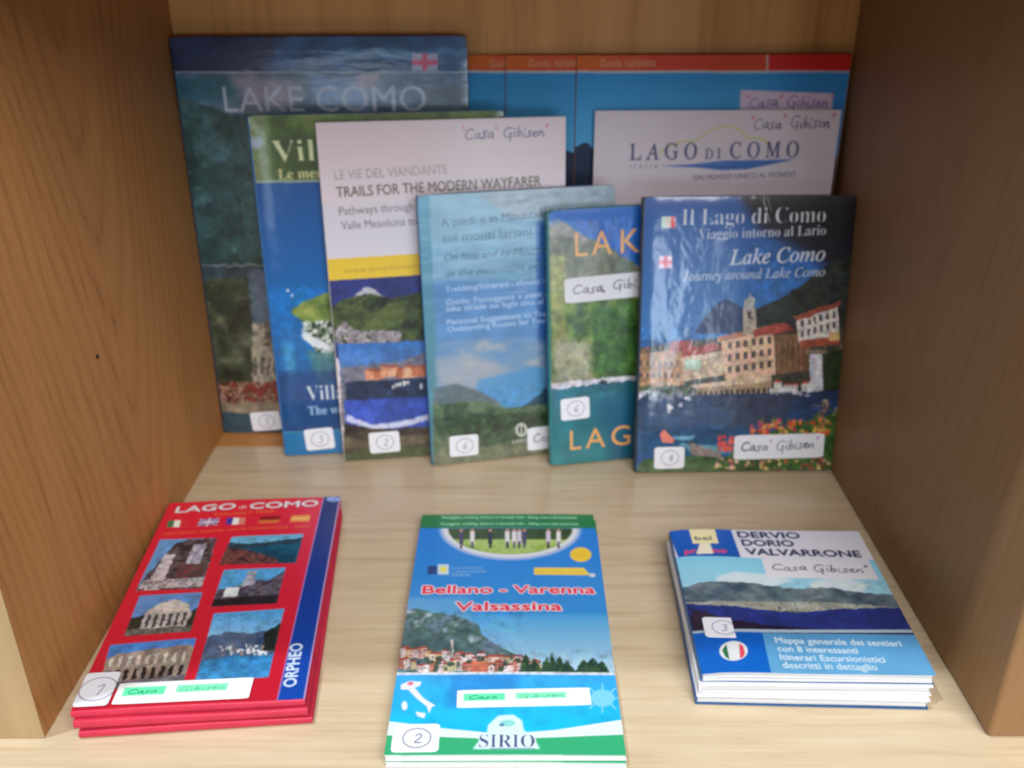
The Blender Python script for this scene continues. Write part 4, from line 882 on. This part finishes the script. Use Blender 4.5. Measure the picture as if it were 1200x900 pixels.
for i, (dx, dy, yw, lab) in enumerate(((.0022, -.0022, 4.9, 'bottom red folded map of the left stack, sticking out to the right'), (.0008, -.0016, 4.5, 'middle red folded map of the left stack'), (0, .0005, 4.2, 'top red folded map of the left stack, showing six photos and LAGO di COMO'))):
    b = thing('folded_map', lab, 'folded map', group='red folded maps in a stack'); lay(b, -.199+dx, .517+dy, w_, d_, yw, .0004+i*.0061)
    red_map(b, w_, d_, .0058, mR if i == 2 else red, i)
    if i == 2:
        sticker(b, 'number_sticker', QR, w_, d_, [(99, 791.6), (139.5, 789.5), (129, 828.5), (87, 831)], .0062, 'num', '1', .80, 'white sticker with a circled number on the red corner')
        sticker(b, 'name_sticker', QR, w_, d_, [(141, 803), (296, 796.5), (293, 820), (130, 828.5)], .0062, 'green', 'g', .93, 'long white sticker with green highlighter marks', rc=.001)
mB = print_mat('blue_map_print', paint_bel(), .35, .3, .0001, 12)
for i, (dx, dy, yw, lab) in enumerate(((.001, -.0012, -.3, 'lower blue folded map under the one lettered Bellano - Varenna'), (0, 0, .1, 'upper blue folded map lettered Bellano - Varenna Valsassina, in the middle of the shelf front'))):
    b = thing('folded_map', lab, 'folded map', group='blue folded maps in the middle'); lay(b, -.0072+dx, .4998+dy, .135, .240, yw, .0003+i*.0042)
    f = lambda x, y: .0005*math.sin(math.pi*x/.135)
    link('front_cover', grid_slab('front_cover', 0, .135, 0, .24, lambda x, y: .0034+f(x, y), .0004, 24, 30), b, mB)
    for k in range(4):
        link('folded_sheet', grid_slab('folded_sheet', .0006+.0004*(k % 2), .1352-.0003*k, -.0006+.0005*(k % 3), .2394, (lambda k: lambda x, y: .0006+.0008*k*.8+f(x, y)*(k+1)/5)(k), .0006, 12, 12), b, white)
    if i:
        sticker(b, 'number_sticker', QBel, .135, .24, [(461, 849), (514, 849), (516, 881), (458, 883)], .0035, 'num', '2', .93, 'white sticker with a circled number at the lower left corner')
        sticker(b, 'name_sticker', QBel, .135, .24, [(536, 809), (691, 807), (693, 826), (535, 831)], .0037, 'green', 'b', .93, 'white strip with green highlighter marks over the water', rc=.0008)
mD = print_mat('valley_print', paint_der(), .36, .3, .0002, 14)
curl = lambda x, y: -.0014*math.exp(-(x/.007)**2)+.0006*math.exp(-((x-.03)/.02)**2)
for i, (dx, dy, yw, z, t, lab) in enumerate(((-.0016, -.0046, -1.9, 0, .0072, 'bottom booklet of the right stack, with a dark blue back cover edge'), (-.0012, -.0022, -.8, .0074, .0072, 'middle white paged booklet of the right stack'), (0, 0, -1.1, .0148, .0072, 'top booklet of the right stack, lettered DERVIO DORIO VALVARRONE above a mountain lake'))):
    b = thing('booklet', lab, 'booklet', group='booklets in the right stack'); lay(b, .1812+dx, .5024+dy, .1385, .1485, yw, .0004+z)
    softback(b, .1385, .1485, t-(.0003 if i < 2 else 0), mD if i == 2 else white, dblue if i != 1 else white, sheaves=3, seed=40+i, warp=(lambda x, y: curl(x, y)) if i == 2 else (lambda x, y: .4*min(0, curl(x, y))))
    if i == 2:
        sticker(b, 'number_sticker', QDer, .1385, .1485, [(820, 725), (866, 725), (873, 750), (829, 747)], .0074, 'num', '3', .74, 'white sticker with a circled number at the left')
